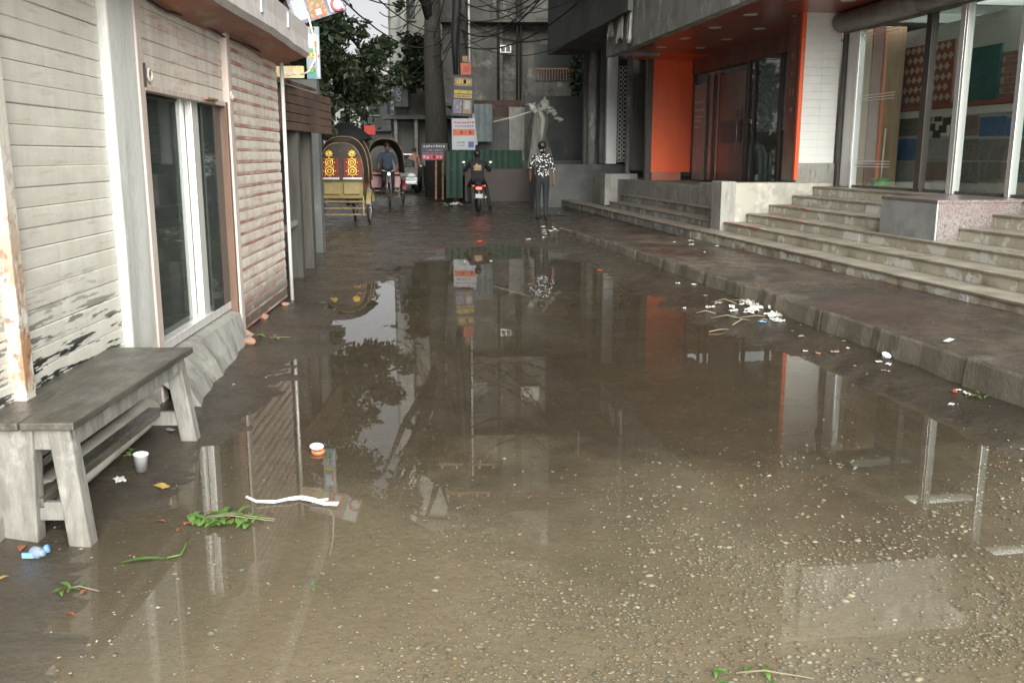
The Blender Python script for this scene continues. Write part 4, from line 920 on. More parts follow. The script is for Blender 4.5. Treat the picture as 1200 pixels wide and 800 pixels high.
simple_building('pale grey block with small windows at the far street bend', -14.5, -9.6, 78, 90, 8.6, 'wall_pale', 'R', rows=3, cols=3)
simple_building('weathered beige block far up the street', -9.3, -6.3, 92, 104, 9.5, 'wall_beige', None, rows=4, cols=2)
simple_building('grey narrow house beside the far red boards', -9.4, -7.4, 62, 74, 6.2, 'render_grey', 'R', rows=2, cols=2)
simple_building('tall stained block on the far side lane', -7.2, -5.6, 60, 75, 14, 'stain_wall', 'L', rows=5, cols=1)
simple_building('dim grey block closing the left of the far street', -26, -15, 60, 75, 14, 'render_grey', 'R', rows=5, cols=4)
# unseen building mass added behind the low left shop to shade the lane
lb = simple_building('unseen tall block added behind the low cream shop for shade', -12, -4.5, 10.2, 16.5, 13, 'wall_pale', 'R', rows=4, cols=3)

simple_building('dark plain block added behind the big leafy tree to block sky', -14, -7.0, 17.5, 31, 13, 'render_grey', 'R', rows=4, cols=3)  # added to darken glass reflections and cut sky light up the lane
# beyond the far beige block: dim shopfront row along the far pavement
sf2 = thing('shopfront', 'dim open shopfront with posts below the beige block', 'shop', (-3.4, 42, 0))
mb = MB(); mb.box(-5.2, -2.0, 42.75, 42.99, -.05, 3.0); mb.build('rear_wall', 'roller_dark', sf2)
for x in (-5.2, -4.3, -3.2, -2.2):
    mb = MB(); mb.box(x, x + .14, 41.8, 41.95, -.05, 3.05); mb.build('post', 'concrete', sf2)
mb = MB(); mb.box(-4.1, -3.3, 42.0, 42.7, -.02, 1.1); mb.build('counter', 'timber_old', sf2)

# vertical sign boards
def signboard(label, x0, x1, yt, yb, Y, mat, strokes=(), name='signboard', frame=None, tilt=0, cat='sign'):
    t = thing(name, label, cat, AY((x0 + x1) / 2, yb, Y))
    def rect(nm, a, b, c, d, m, off, th, par):
        A = AY(a, d, Y); B = AY(b, d, Y); T = AY((a + b) / 2, c, Y)
        mb = MB(); M0 = Matrix.Translation((t.location)) @ Matrix.Rotation(tilt, 4, 'Y') @ Matrix.Translation(-Vector(t.location)); mb.M = M0
        mb.box(A.x, B.x, Y - off - th, Y - off, A.z, T.z); return mb.build(nm, m, par)
    bd = rect('board', x0, x1, yt, yb, mat, 0, .04, t)
    if frame: rect('frame', x0 - .7, x1 + .7, yt - .7, yb + .7, frame, -.041, .03, t)
    for i, (a, b, c, d, m) in enumerate(strokes): rect('print', a, b, c, d, m, .041 + .003 * (i % 4), .0025, bd)
    return t
def scribble(x0, x1, y0, y1, n, m):
    out = []; w = (x1 - x0) / n
    for i in range(n):
        a = x0 + i * w; out.append((a + .1 * w, a + w * rnd(.6, .95), y0 + rnd(0, .35) * (y1 - y0), y1 - rnd(0, .2) * (y1 - y0), m))
    return out
t = signboard('tall dark vertical sign with looping pale letters on beige block', 463.5, 470.5, 74, 121, 41.2, 'print_dark')
for i in range(6):
    c = AY(467, 80 + i * 7.2, 41.1); mb = MB(); mb.ring((c.x, 41.13, c.z), (0, 1, 0), .085 + .02 * (i % 2), .022, 12, 4); mb.build('print', 'print_grey', t)
signboard('narrow dark vertical sign beside the looping letter sign', 457.5, 462.5, 72, 133, 41.5, 'print_dark', [q for i in range(8) for q in scribble(458.3, 461.7, 76 + 7 * i, 80 + 7 * i, 2, 'print_grey')])
signboard('pink faded board high up the far street', 440, 450, 104, 122, 58, 'pink_board', scribble(441, 449, 108, 112, 3, 'print_white'))
signboard('dark framed square board beside the pink faded board', 429, 439, 100, 115, 60, 'print_dark', [(431, 437, 104, 111, 'print_grey')])
signboard('red board low over the far street', 427, 440, 147, 158, 55, 'red_board')
signboard('small bright red board beside the umbrella top', 369, 379, 144.5, 151, 40, 'plastic_red')
signboard('pale shop board over the far pavement', 459, 471, 134, 147, 44, 'wall_pale')
# utility pole with stacked posters
pole = thing('utility_pole', 'concrete utility pole with posters tied up its side', 'pole', (-1.52, 29.6, 0))
mb = MB(); mb.tube([(-1.52, 29.6, -.1), (-1.5, 29.6, 5), (-1.46, 29.6, 11)], [.16, .14, .1], 12); mb.build('shaft', 'pole_conc', pole, True)
for z, l in ((8.6, 1.9), (9.6, 1.5)):
    mb = MB(); mb.bar((-1.47 - l / 2, 29.5, z), (-1.47 + l / 2, 29.5, z), .09, .1); ca = mb.build('cross_arm', 'rust_iron', pole)
    for k in (-.45, -.2, .2, .45):
        mb = MB(); mb.lathe([(.0, 0), (.05, 0), (.03, .05), (.05, .09), (.0, .14)], Matrix.Translation((-1.47 + l * k, 29.5, z + .05)), 10); mb.build('insulator', 'pipe_cream', ca, True)
mb = MB(); mb.tube([(-1.72, 29.45, 3.6), (-1.75, 29.45, 5), (-1.6, 29.45, 7), (-1.55, 29.5, 9)], [.06, .12, .16, .08], 8); mb.build('cable_bundle', 'cable_black', pole, True)
mb = MB(); mb.tube([(-1.3, 29.42, 1.5), (-1.31, 29.42, 9)], .035, 8); mb.build('conduit', 'aluminium', pole, True)
signboard('blue and white poster with orange band on the pole', 530, 557, 139, 183, 29.3, 'print_white',
    scribble(532, 556, 142, 145, 8, 'print_red') + scribble(533, 555, 147, 149, 9, 'print_blue') + [(531, 556.5, 151.5, 159, 'print_orange')] + scribble(532, 555, 153.5, 157, 9, 'print_red') +
    scribble(535, 545, 166, 168, 4, 'print_green') + scribble(535, 545, 170, 171, 4, 'print_blue') + [(549, 555.5, 166, 173, 'print_blue'), (550.5, 554, 167.5, 171.5, 'print_white'), (531, 556.5, 175.5, 177, 'print_blue'), (531, 556.5, 177.2, 182.7, 'print_sky')], name='poster', cat='poster')
signboard('tall brown and yellow banner tied above the blue poster', 529.5, 553, 89, 136, 29.25, 'print_dark',
    [(531, 551.5, 91.5, 101, 'print_brown')] + scribble(533, 550, 93, 99, 6, 'print_yellow') + [(531, 552, 106, 110, 'print_yellow'), (531, 552, 111, 115, 'print_yellow')] + scribble(532, 551, 107, 109, 8, 'print_dark') + scribble(532, 551, 112, 114, 8, 'print_dark') +
    [(531, 541, 117, 133, 'print_violet'), (542, 552, 117, 133, 'print_brown'), (544, 550, 118, 128, 'print_grey')], name='banner', frame='print_dark', tilt=.05, cat='banner')
signboard('small orange poster at the top of the poster stack', 540, 552, 74, 88, 29.3, 'print_orange', [(542, 548, 66, 73, 'print_brown'), (543, 550, 78, 85, 'print_red')], name='poster', cat='poster')
signboard('white slanting poster edge behind the blue poster', 553.5, 560, 133, 170, 29.42, 'print_grey', name='poster', tilt=-.12, cat='poster')
nb = signboard('dark pink notice board on two legs near the fence', 494, 525, 168, 188, 30.2, 'print_dark',
    scribble(496, 522, 170, 173, 9, 'print_grey') + scribble(499, 520, 175, 177, 8, 'print_violet') + [(495, 524, 181, 187, 'print_red')] + scribble(496, 523, 182, 186, 7, 'print_white') + scribble(496, 522, 178.5, 180, 9, 'print_violet'), name='notice_board')
for x in (511, 519):
    a, b = AY(x, 188, 30.23), AY(x, 234, 30.23); mb = MB(); mb.bar(b, a, .06, .06, (0, 1, 0)); mb.build('leg', 'rust_iron', nb)
# posters hanging from the shop canopy end
ps = signboard('hanging poster of a man above green and yellow bands', 361, 376.5, 32, 93, 12.2, 'print_pale',
    [(362, 371, 40, 57, 'print_sky'), (365, 369, 33.5, 41, 'skin'), (365, 369, 33, 36, 'hair'), (369, 372, 49, 56, 'print_orange'), (361.5, 372, 58, 62.5, 'print_green'), (361.5, 372.5, 63, 68, 'print_yellow'), (362, 371, 70, 80, 'print_pale'),
     (361.5, 371, 81, 86, 'print_green'), (361.5, 372, 87, 92.5, 'print_teal'), (373, 376, 42, 91, 'print_grey'), (373.5, 375.5, 65, 68, 'print_red')] + scribble(363, 371, 64, 67, 4, 'print_red') + scribble(363, 370, 73, 78, 4, 'print_violet') + scribble(362.5, 371, 82.5, 85, 5, 'print_white'), name='poster', cat='poster')
ps = signboard('crumpled overhead banner with a red letter C', 345, 408, -14, 22, 12.6, 'print_violet',
    [(366, 386, -10, 20, 'print_brown'), (371, 383, 9, 20, 'print_orange'), (373, 380, 11, 18, 'print_white'), (390, 406, -12, 20, 'print_white'), (348, 364, -8, 18, 'print_grey')], name='banner', tilt=-.3, cat='banner')
c = AY(395, 4, 12.5); mb = MB(); pts = [(c.x + .075 * math.cos(a) , 12.535, c.z + .085 * math.sin(a)) for a in [.6 + i * .42 for i in range(13)]]; mb.tube(pts, .016, 6); mb.build('letter', 'print_red', ps)
signboard('small yellow board under the canopy end of the cream shop', 322, 357, 78, 92, 10.3, 'board_yellow', scribble(330, 350, 82, 89, 3, 'pipe_cream'))

# brown stall beyond the cream shop
sk = thing('market_stall', 'brown timber stall with sloping roof just beyond the cream shop', 'stall', (-3.0, 12, 0))
def lean(p): return Vector(p)
for i in range(6):
    y0 = 10.0 + i * .55
    for j in range(1):
        a = AY(356, 103, y0); mb = MB(); mb.hexa([(-3.9, y0, 2.75), (-2.42 - .06 * i, y0, 2.25 + .02 * i), (-2.42 - .06 * i, y0 + .53, 2.26 + .02 * i), (-3.9, y0 + .53, 2.76)], [(-3.9, y0, 2.79), (-2.42 - .06 * i, y0, 2.29 + .02 * i), (-2.42 - .06 * i, y0 + .53, 2.3 + .02 * i), (-3.9, y0 + .53, 2.8)]); mb.build('roof_board', 'shack_brown', sk)
for i in range(5):
    z = 1.78 + i * .1; mb = MB(); mb.box(-3.9, -2.47 - .03 * (5 - i), 10.25 + .01 * i, 10.28 + .01 * i, z, z + .092); mb.build('board', 'shack_brown', sk, bevel=.004)
for i in range(5):
    z = 1.78 + i * .1; mb = MB(); mb.box(-2.54, -2.51, 10.32, 13.2, z, z + .092); mb.build('board', 'shack_brown', sk, bevel=.004)
mb = MB(); mb.box(-3.8, -2.62, 10.5, 10.58, -.05, 1.76); mb.build('end_wall', 'timber_old', sk)
for (x, y, w) in ((-2.68, 11.2, .14), (-2.80, 12.2, .18), (-3.1, 13.6, .16)):
    mb = MB(); mb.box(x, x + w, y, y + w, -.05, 2.2); mb.build('post', 'pole_conc', sk, bevel=.01)
mb = MB(); mb.box(-2.68, -2.6, 10.1, 10.14, .1, .62); mb.build('leg', 'timber_pale', sk)
mb = MB(); mb.bar((-2.66, 10.12, .6), (-2.6, 11.3, .72), .05, .05); mb.build('rail', 'timber_pale', sk)
mb = MB(); mb.box(-3.8, -2.9, 14.2, 14.4, -.05, 2.6); mb.build('rear_wall', 'render_grey', sk)

# ---------------------------------------------------------------- trees
def tree(label, base, trunk, limbs, clumps, leaf, mat, barkm='bark', rad=.22, group=None):
    t = thing('tree', label, 'tree', base, 0, group)
    mb = MB(); mb.tube(trunk, [rad * (1 - .6 * i / (len(trunk) - 1)) for i in range(len(trunk))], 12)
    top = Vector(trunk[-1])
    for l in limbs:
        l = Vector(l); s = Vector(trunk[max(1, len(trunk) - 2)]).lerp(top, rnd(.2, 1)); m1 = s.lerp(l, .5) + Vector((rnd(-.3, .3), rnd(-.3, .3), rnd(.1, .5)))
        mb.tube([s, m1, l], [rad * .4, rad * .25, rad * .08], 7)
    mb.build('trunk', barkm, t, True)
    V, Fc = [], []
    for (c, r, n) in clumps:
        c = Vector(c); subs = [c + Vector((rnd(-1, 1), rnd(-1, 1), rnd(-.8, .8))) * r * .55 for _ in range(5)]
        for i in range(n):
            sc_ = random.choice(subs); d = Vector((random.gauss(0, 1), random.gauss(0, 1), random.gauss(0, .8)))
            p = sc_ + d.normalized() * r * .5 * rnd(.05, 1) ** .6; s = leaf * rnd(.6, 1.4)
            dd = Vector((rnd(-1, 1), rnd(-1, 1), rnd(-1.1, .3))).normalized(); u = dd.cross(Vector((rnd(-1, 1), rnd(-1, 1), rnd(-1, 1)))).normalized(); w = dd.cross(u)
            b = len(V); V += [p, p + dd * s * .5 + u * s * .27 + w * s * .06, p + dd * s, p + dd * s * .5 - u * s * .27 + w * s * .06]; Fc.append((b, b + 1, b + 2, b + 3))
    me = bpy.data.meshes.new('crown'); me.from_pydata([tuple(v) for v in V], [], Fc); me.materials.append(MATS[mat]); link('crown', me, t); return t
cl = []
for (px, py, Y, r, n) in ((372, 60, 18, .95, 900), (390, 30, 18.5, .75, 800), (400, 85, 19, .75, 700), (425, 75, 19.5, .55, 500), (445, 62, 20, .5, 420), (440, 100, 20, .5, 420), (463, 88, 20.5, .34, 220), (415, 112, 20, .4, 260), (372, 112, 17, .6, 500), (365, 140, 17.5, .45, 300),
                          (398, -25, 18, .95, 900), (380, -80, 18, 1.1, 1000), (405, -110, 18.5, .7, 650), (440, -135, 19, .7, 600), (468, -160, 19, .5, 330), (410, -180, 18.5, .9, 800), (350, -150, 17.5, 1.3, 1200), (425, -240, 18, 1.0, 800), (380, -300, 18, 1.4, 1200),
                          (470, -290, 18, .9, 600), (510, -350, 17.5, 1.0, 700), (440, -400, 17, 1.3, 1000), (545, -430, 17, .9, 600), (500, -500, 16.5, 1.2, 900), (380, -430, 17, 1.4, 1000), (300, -350, 17, 1.6, 1200), (560, -560, 16, 1.2, 900), (460, -600, 16, 1.4, 1000), (468, 4, 20.5, .14, 40), (300, -200, 17, 1.5, 1000)):
    cl.append((AY(px, py, Y), r, n))
over = []  # unseen overhead crown added to block sun from the far lane
while len(over) < 46:
    x, y = rnd(-5.5, 4.2), rnd(9.5, 17.5)
    if abs(x) < .9 and 10.5 < y < 15: continue
    if x > 4.6 - .154 * y: continue
    over.append((Vector((x, y, rnd(5.6, 8.2) + .12 * (y - 9))), 1.35, 430))
cl += over
for i in range(15): cl.append((Vector((rnd(-4.6, 1.6), rnd(18, 23.5), rnd(7.2, 9.6))), 1.3, 420))  # more unseen crown added to darken the far end
tree('big dark leafy tree rising beyond the brown stall with boughs added to shade the street', (-5.2, 18, 0), [(-5.2, 18, -.1), (-5.1, 18, 1.6), (-4.9, 18.2, 3.4), (-4.6, 18.3, 5.5)], [AY(400, 60, 18.5), AY(440, 80, 20), AY(400, -100, 18.5), AY(440, -240, 18), AY(500, -420, 17), AY(380, -380, 17), AY(350, -150, 17.5), AY(468, -160, 19), AY(463, 88, 20.5)] + [o_[0] for o_ in over[::4]], [(c_, r_ * .95, int(n_ * 1.25)) for c_, r_, n_ in cl], .135, 'leaf_dark')
def far_tree(label, px, Y, z0, r, n, mat, leaf=.32):
    x = AY(px, 150, Y).x; c = [(Vector((x + rnd(-r, r) * .8, Y + rnd(-r, r) * .6, z0 + rnd(-r, r) * .9)), r * .55, n // 9) for _ in range(9)]
    tree(label, (x, Y, 0), [(x, Y, -.1), (x + .1, Y, z0 * .5), (x + .1, Y, z0)], [q[0] for q in c[:4]], c, leaf, mat, rad=.2)
far_tree('dull green tree behind the rickshaw hood at the street bend', 372, 40, 3.6, 2.1, 1500, 'leaf_mid')
far_tree('grey-green tree standing far up the street before pale block', 404, 56, 4.2, 2.3, 1500, 'leaf_mid')
far_tree('low green tree between the far red boards', 447, 66, 3.4, 1.6, 900, 'leaf_mid', .3)
far_tree('dark tree near the rear of the brown stall', 345, 30, 4.0, 1.8, 1200, 'leaf_dark', .28)
# big dark trunk in front of the beige block, unseen crown set high above the frame to block sky
x0 = AY(510, 150, 33).x
tree('thick dark tree trunk wrapped in cables before the beige block', (x0, 33, 0), [(x0 + .1, 33, -.1), (x0 + .05, 33, 2.2), (x0 - .05, 33, 5), (x0, 33, 9)], [(x0 + rnd(-2.5, 2), 33 + rnd(-2, 2), rnd(10, 13)) for _ in range(7)],
     [((x0 + rnd(-2.2, 2.2), 33 + rnd(-2, 2), rnd(9.5, 14)), 1.2, 420) for _ in range(11)], .26, 'leaf_dark', rad=.5)
mb = MB(); mb.blob(AY(486, 75, 40), (.55, .4, 1.5), 3, .5); 
hp = thing('hanging_plant', 'dark foliage hanging on the beige block beside the trunk', 'plant', AY(486, 98, 40)); mb.v = []; mb.f = []; mb.mi = []
cc = AY(486, 75, 40.8); leaf_cloud('foliage', 700, lambda: cc + Vector((rnd(-.55, .5), rnd(-.4, .4), rnd(-1, 1.2))), .25, 'leaf_dark', hp)

# ---------------------------------------------------------------- overhead cables
def cable(a, b, drop, r=.016, to='running to the grey canopy building'):
    a = Vector(a); b = Vector(b); mb = MB(); mb.tube([a.lerp(b, t / 14) - Vector((0, 0, drop * 4 * (t / 14) * (1 - t / 14))) for t in range(15)], r, 5)
    tag(mb.build('cable', 'cable_black', None, True), 'thin black overhead cable ' + to, 'cable', 'overhead cables ' + to)
for i in range(16):
    e = RW(5.0 + rnd(-.1, .3), rnd(18, 26), rnd(4.4, 7.5)); cable((-1.5 + rnd(-.1, .1), 29.5, rnd(4.6, 8.8)), e, rnd(.2, .9), rnd(.010, .022))
for i in range(10):
    cable((-1.5, 29.5, rnd(5, 9)), (x0 + rnd(-.2, .2), 32.6, rnd(3.6, 7)), rnd(.1, .5), rnd(.01, .02), 'between the poster pole and the thick dark trunk')
for i in range(8):
    cable((x0, 32.9, rnd(4.5, 8)), (-5.6 - rnd(0, .6), 42 + rnd(0, 6), rnd(4, 9)), rnd(.2, .8), rnd(.012, .024), 'from the thick dark trunk to the beige block')
for i in range(6):
    cable((-1.5, 29.5, rnd(5.5, 9)), (LX(9.7) + rnd(.3, .6), 9.8, rnd(3.1, 3.6)), rnd(.3, 1.2), .01, 'from the poster pole to the cream shop canopy')
for i in range(6):
    cable((-1.45, 29.55, rnd(4.8, 8)), (rnd(0, 5), 35.9, rnd(5, 8)), rnd(.2, .6), rnd(.01, .018), 'from the poster pole to the stained apartment block')

# ================================================================ PEOPLE
BONES = {}
def person(name, label, J, loc, rotz, mats, hair='hair', group=None):
    """J: joint -> (x, y, z, radius). One continuous skinned mesh, materials by body region."""
    E_ = [('pelvis', 'spine', 's'), ('spine', 'chest', 's'), ('chest', 'neckb', 's'), ('neckb', 'neck', 'k'), ('neck', 'head1', 'k'), ('head1', 'head2', 'k'), ('head2', 'head3', 'k')]
    for s in 'LR':
        E_ += [('chest', 'sh' + s, 's'), ('sh' + s, 'el' + s, 'u'), ('el' + s, 'wr' + s, 'f'), ('wr' + s, 'ha' + s, 'k'), ('pelvis', 'hip' + s, 't'), ('hip' + s, 'kn' + s, 't'), ('kn' + s, 'an' + s, 't'), ('an' + s, 'to' + s, 'b')]
    names = list(J); idx = {n: i for i, n in enumerate(names)}
    me = bpy.data.meshes.new(name); me.from_pydata([J[n][:3] for n in names], [(idx[a], idx[b]) for a, b, _ in E_], [])
    bm = bmesh.new(); bm.from_mesh(me); ly = bm.verts.layers.skin.verify(); bm.verts.ensure_lookup_table()
    for n in names:
        r = J[n][3]; bm.verts[idx[n]][ly].radius = r if isinstance(r, tuple) else (r, r); bm.verts[idx[n]][ly].use_root = (n == 'pelvis')
    bm.to_mesh(me); bm.free()
    o = bpy.data.objects.new(name, me); COL.objects.link(o); o.modifiers.new('k', 'SKIN'); ss = o.modifiers.new('u', 'SUBSURF'); ss.levels = 2; ss.render_levels = 2
    dg = bpy.context.evaluated_depsgraph_get(); nm = bpy.data.meshes.new_from_object(o.evaluated_get(dg)); o.modifiers.clear(); o.data = nm; bpy.data.meshes.remove(me)
    slot = {'s': 0, 'u': 0, 'f': 2, 'k': 2, 't': 1, 'b': 3}
    if mats.get('long'): slot['f'] = 0
    # fingers and ears joined to the same mesh
    bm = bmesh.new(); bm.from_mesh(nm); ex = MB()
    for s in 'LR':
        w = Vector(J['wr' + s][:3]); h = Vector(J['ha' + s][:3]); d = (h - w).normalized(); sd_ = d.cross(Vector((1, 0, 0))).normalized()
        for k in range(4):
            b0 = h + sd_ * (.022 * (k - 1.5)); l = (.062, .075, .07, .055)[k]; bend = Vector((.25 if s == 'L' else -.25, 0, 0))
            ex.tube([b0 - d * .02, b0 + d * l * .55, b0 + d * l + bend * l * .8], [.0095, .009, .007], 6)
        b0 = w.lerp(h, .5) - sd_ * .03; ex.tube([b0, b0 + d * .03 - sd_ * .02, b0 + d * .065 - sd_ * .022], [.012, .0105, .008], 6)
    hd = Vector(J['head1'][:3]); up = (Vector(J['head3'][:3]) - hd).normalized()
    for sx in (-1, 1): ex.blob(hd + Vector((sx * .082, -.005, .0)) + up * .03, (.014, .026, .034), 1, 0)
    fw = Vector((0, 1, 0)); ex.blob(hd + fw * .095 + up * .02, (.016, .026, .03), 1, 0)
    base = len(nm.polygons); vv = [bm.verts.new(v) for v in ex.v]
    for f in ex.f:
        try: bm.faces.new([vv[i] for i in f])
        except ValueError: pass
    bm.faces.ensure_lookup_table()
    def seg(p, a, b):
        ab = b - a; t = max(0, min(1, (p - a).dot(ab) / max(1e-9, ab.length_squared))); return (p - a - ab * t).length
    segs = [(Vector(J[a][:3]), Vector(J[b][:3]), k, (sum(J[a][3]) / 2 if isinstance(J[a][3], tuple) else J[a][3])) for a, b, k in E_]
    for i, f in enumerate(bm.faces):
        c = f.calc_center_median(); f.smooth = True
        f.material_index = 2 if i >= base else slot[min(segs, key=lambda q: seg(c, q[0], q[1]) - q[3] * .9)[2]]
    bm.to_mesh(nm); bm.free()
    for m in (mats['top'], mats['legs'], 'skin', mats['shoe']): nm.materials.append(MATS[m])
    o.location = loc; o.rotation_euler = (0, 0, rotz); tag(o, label, 'person', group)
    # hair cap
    h2 = Vector(J['head2'][:3]); mb = MB(); mb.blob(h2 + Vector((0, -.018, .022)), (.094, .105, .092), 3, .1)
    hb = MB(); keep = [i for i, v in enumerate(mb.v) if (v[2] > h2.z - .005 or v[1] < h2.y - .03)]
    ks = set(keep); hb.v = mb.v; hb.f = [f for f in mb.f if all(i in ks for i in f)]; hb.mi = [0] * len(hb.f)
    hm = hb.mesh('hair', hair, True); link('hair', hm, o, world=False); return o
def stand(leanx=0):
    J = dict(pelvis=(0, 0, .93, (.15, .11)), spine=(0, 0, 1.1, (.145, .105)), chest=(0, .0, 1.3, (.16, .115)), neckb=(0, 0, 1.41, .07), neck=(0, .005, 1.455, .052), head1=(0, .012, 1.51, .074), head2=(0, .012, 1.575, .092), head3=(0, .008, 1.635, .07))
    for s, k in (('L', -1), ('R', 1)):
        J['sh' + s] = (k * .165, 0, 1.36, .066); J['el' + s] = (k * .225, -.02, 1.1, .052); J['wr' + s] = (k * .24, .05, .87, .03); J['ha' + s] = (k * .24, .065, .80, .032)
        J['hip' + s] = (k * .085, 0, .87, .092); J['kn' + s] = (k * .09, .01, .49, .062); J['an' + s] = (k * .09, -.01, .09, .045); J['to' + s] = (k * .1, .15, .035, .036)
    return J
# walking man in the floral shirt
J = stand(); J['knL'] = (-.085, .08, .50, .064); J['anL'] = (-.07, .05, .09, .045); J['toL'] = (-.075, .2, .04, .036)
J['knR'] = (.085, .02, .49, .064); J['anR'] = (.07, -.14, .13, .045); J['toR'] = (.085, .0, .035, .036)
J['elL'] = (-.25, .02, 1.13, .05); J['wrL'] = (-.24, .17, .95, .03); J['haL'] = (-.235, .21, .89, .032); J['elR'] = (.235, -.06, 1.1, .05); J['wrR'] = (.25, -.02, .87, .03); J['haR'] = (.25, 0, .8, .032)
mx, my = .64, 20.0; mz = gh(mx, my)
man = person('person', 'man in black and white floral shirt and dark trousers walking away', J, (mx, my, mz - .005), R_(4), dict(top='shirt_floral', legs='jeans', shoe='shoe'))
# ================================================================ MOTORBIKE AND RIDER
def wheel(parent, c, R, w, axis=(1, 0, 0), spokes=14, tyre='black_rubber'):
    c = Vector(c); mb = MB(); mb.ring(c, axis, R - w, w, 28, 8); t = mb.build('wheel', tyre, parent, True, world=False)
    mb = MB(); mb.ring(c, axis, R - w * 2.1, w * .45, 28, 6); mb.build('rim', 'steel', t, True)
    mb = MB(); ax = Vector(axis).normalized(); u = ax.orthogonal().normalized(); v = ax.cross(u)
    for i in range(spokes):
        d = u * math.cos(2 * math.pi * i / spokes) + v * math.sin(2 * math.pi * i / spokes); mb.tube([c + ax * .03 * (1 if i % 2 else -1), c + d * (R - w * 2)], .004, 4)
    mb.tube([c - ax * .05, c + ax * .05], .028, 8); mb.build('spokes', 'steel', t, True); return t
mbk = thing('motorbike', 'dark motorbike with glowing red tail light seen from behind', 'motorbike', (-.9, 24.6, gh(-.9, 24.6)), R_(4))
def P(mb, nm, m, par=mbk, smooth=True, bevel=0): return mb.build(nm, m, par, smooth, bevel, world=False)
wheel(mbk, (0, -.6, .3), .3, .055); wheel(mbk, (0, .68, .3), .3, .05)
mb = MB(); mb.tube([(0, -.62, .66), (0, -.2, .72), (0, .2, .78)], [.07, .1, .09], 10); P(mb, 'seat', 'black_cloth')
mb = MB(); mb.blob((0, .42, .84), (.13, .24, .13), 3, .1); P(mb, 'fuel_tank', 'rick_red')
mb = MB(); mb.blob((0, .05, .42), (.14, .25, .2), 2, .3); P(mb, 'engine', 'roller_dark')
mb = MB(); mb.tube([(0, .6, .95), (0, .3, .65), (0, -.1, .55), (0, -.6, .3)], .03, 8); mb.tube([(.12, -.6, .3), (.12, -.3, .66)], .025, 8); mb.tube([(-.12, -.6, .3), (-.12, -.3, .66)], .025, 8); P(mb, 'frame', 'dark_frame')
mb = MB(); mb.tube([(.15, .0, .3), (.16, -.4, .3), (.17, -.85, .38)], [.025, .035, .045], 10); P(mb, 'exhaust', 'steel')
mb = MB(); mb.tube([(-.36, .45, 1.02), (-.1, .55, .98), (.1, .55, .98), (.36, .45, 1.02)], .014, 8); mb.tube([(-.08, .55, .98), (-.08, .68, .3)], .022, 8); mb.tube([(.08, .55, .98), (.08, .68, .3)], .022, 8); P(mb, 'handlebar', 'dark_frame')
for s in (-1, 1):
    mb = MB(); mb.tube([(s * .26, .5, 1.0), (s * .34, .48, 1.2)], .008, 6); mb.blob((s * .36, .48, 1.24), (.06, .015, .04), 2, 0); P(mb, 'mirror', 'steel')
    mb = MB(); mb.tube([(s * .09, -.72, .66), (s * .18, -.74, .66)], [.012, .026], 8); P(mb, 'indicator', 'plastic_orange')
mb = MB(); mb.tube([(0, -.55, .64), (0, -.82, .60), (0, -.95, .42)], [.06, .055, .05], 8); P(mb, 'rear_mudguard', 'dark_frame')
mb = MB(); mb.box(-.075, .075, -.90, -.85, .575, .635); P(mb, 'tail_light', 'tail_red', smooth=False, bevel=.008)
mb = MB(); mb.box(-.09, .09, -.99, -.975, .36, .47); P(mb, 'number_plate', 'print_grey', smooth=False)
J = stand()
for k in J: x, y, z, r = J[k]; J[k] = (x, y, z - .13, r)
J['spine'] = (0, .03, .98, (.15, .11)); J['chest'] = (0, .08, 1.17, (.175, .125)); J['neckb'] = (0, .11, 1.28, .07); J['neck'] = (0, .13, 1.33, .052); J['head1'] = (0, .15, 1.385, .075); J['head2'] = (0, .15, 1.45, .093); J['head3'] = (0, .15, 1.51, .07)
for s, k in (('L', -1), ('R', 1)):
    J['sh' + s] = (k * .18, .08, 1.23, .07); J['el' + s] = (k * .33, .28, 1.03, .056); J['wr' + s] = (k * .34, .5, 1.05, .032); J['ha' + s] = (k * .34, .57, 1.05, .032)
    J['hip' + s] = (k * .1, .02, .80, .095); J['kn' + s] = (k * .22, .4, .62, .065); J['an' + s] = (k * (.2 if s == 'L' else .32), .2, .22 if s == 'L' else .1, .046); J['to' + s] = (k * (.22 if s == 'L' else .36), .36, .17 if s == 'L' else .04, .036)
rd = person('person', 'motorbike rider in black printed shirt seen from behind', J, mbk.location, R_(4), dict(top='black_cloth', legs='jeans', shoe='shoe', long=True))
mb = MB(); mb.blob((0, -.055, 1.12), (.1, .01, .07), 3, .6, seed=2); mb.blob((.0, -.06, 1.05), (.12, .01, .02), 2, .5, seed=4); link('back_print', mb.mesh('back_print', 'print_brown', True), rd, world=False)

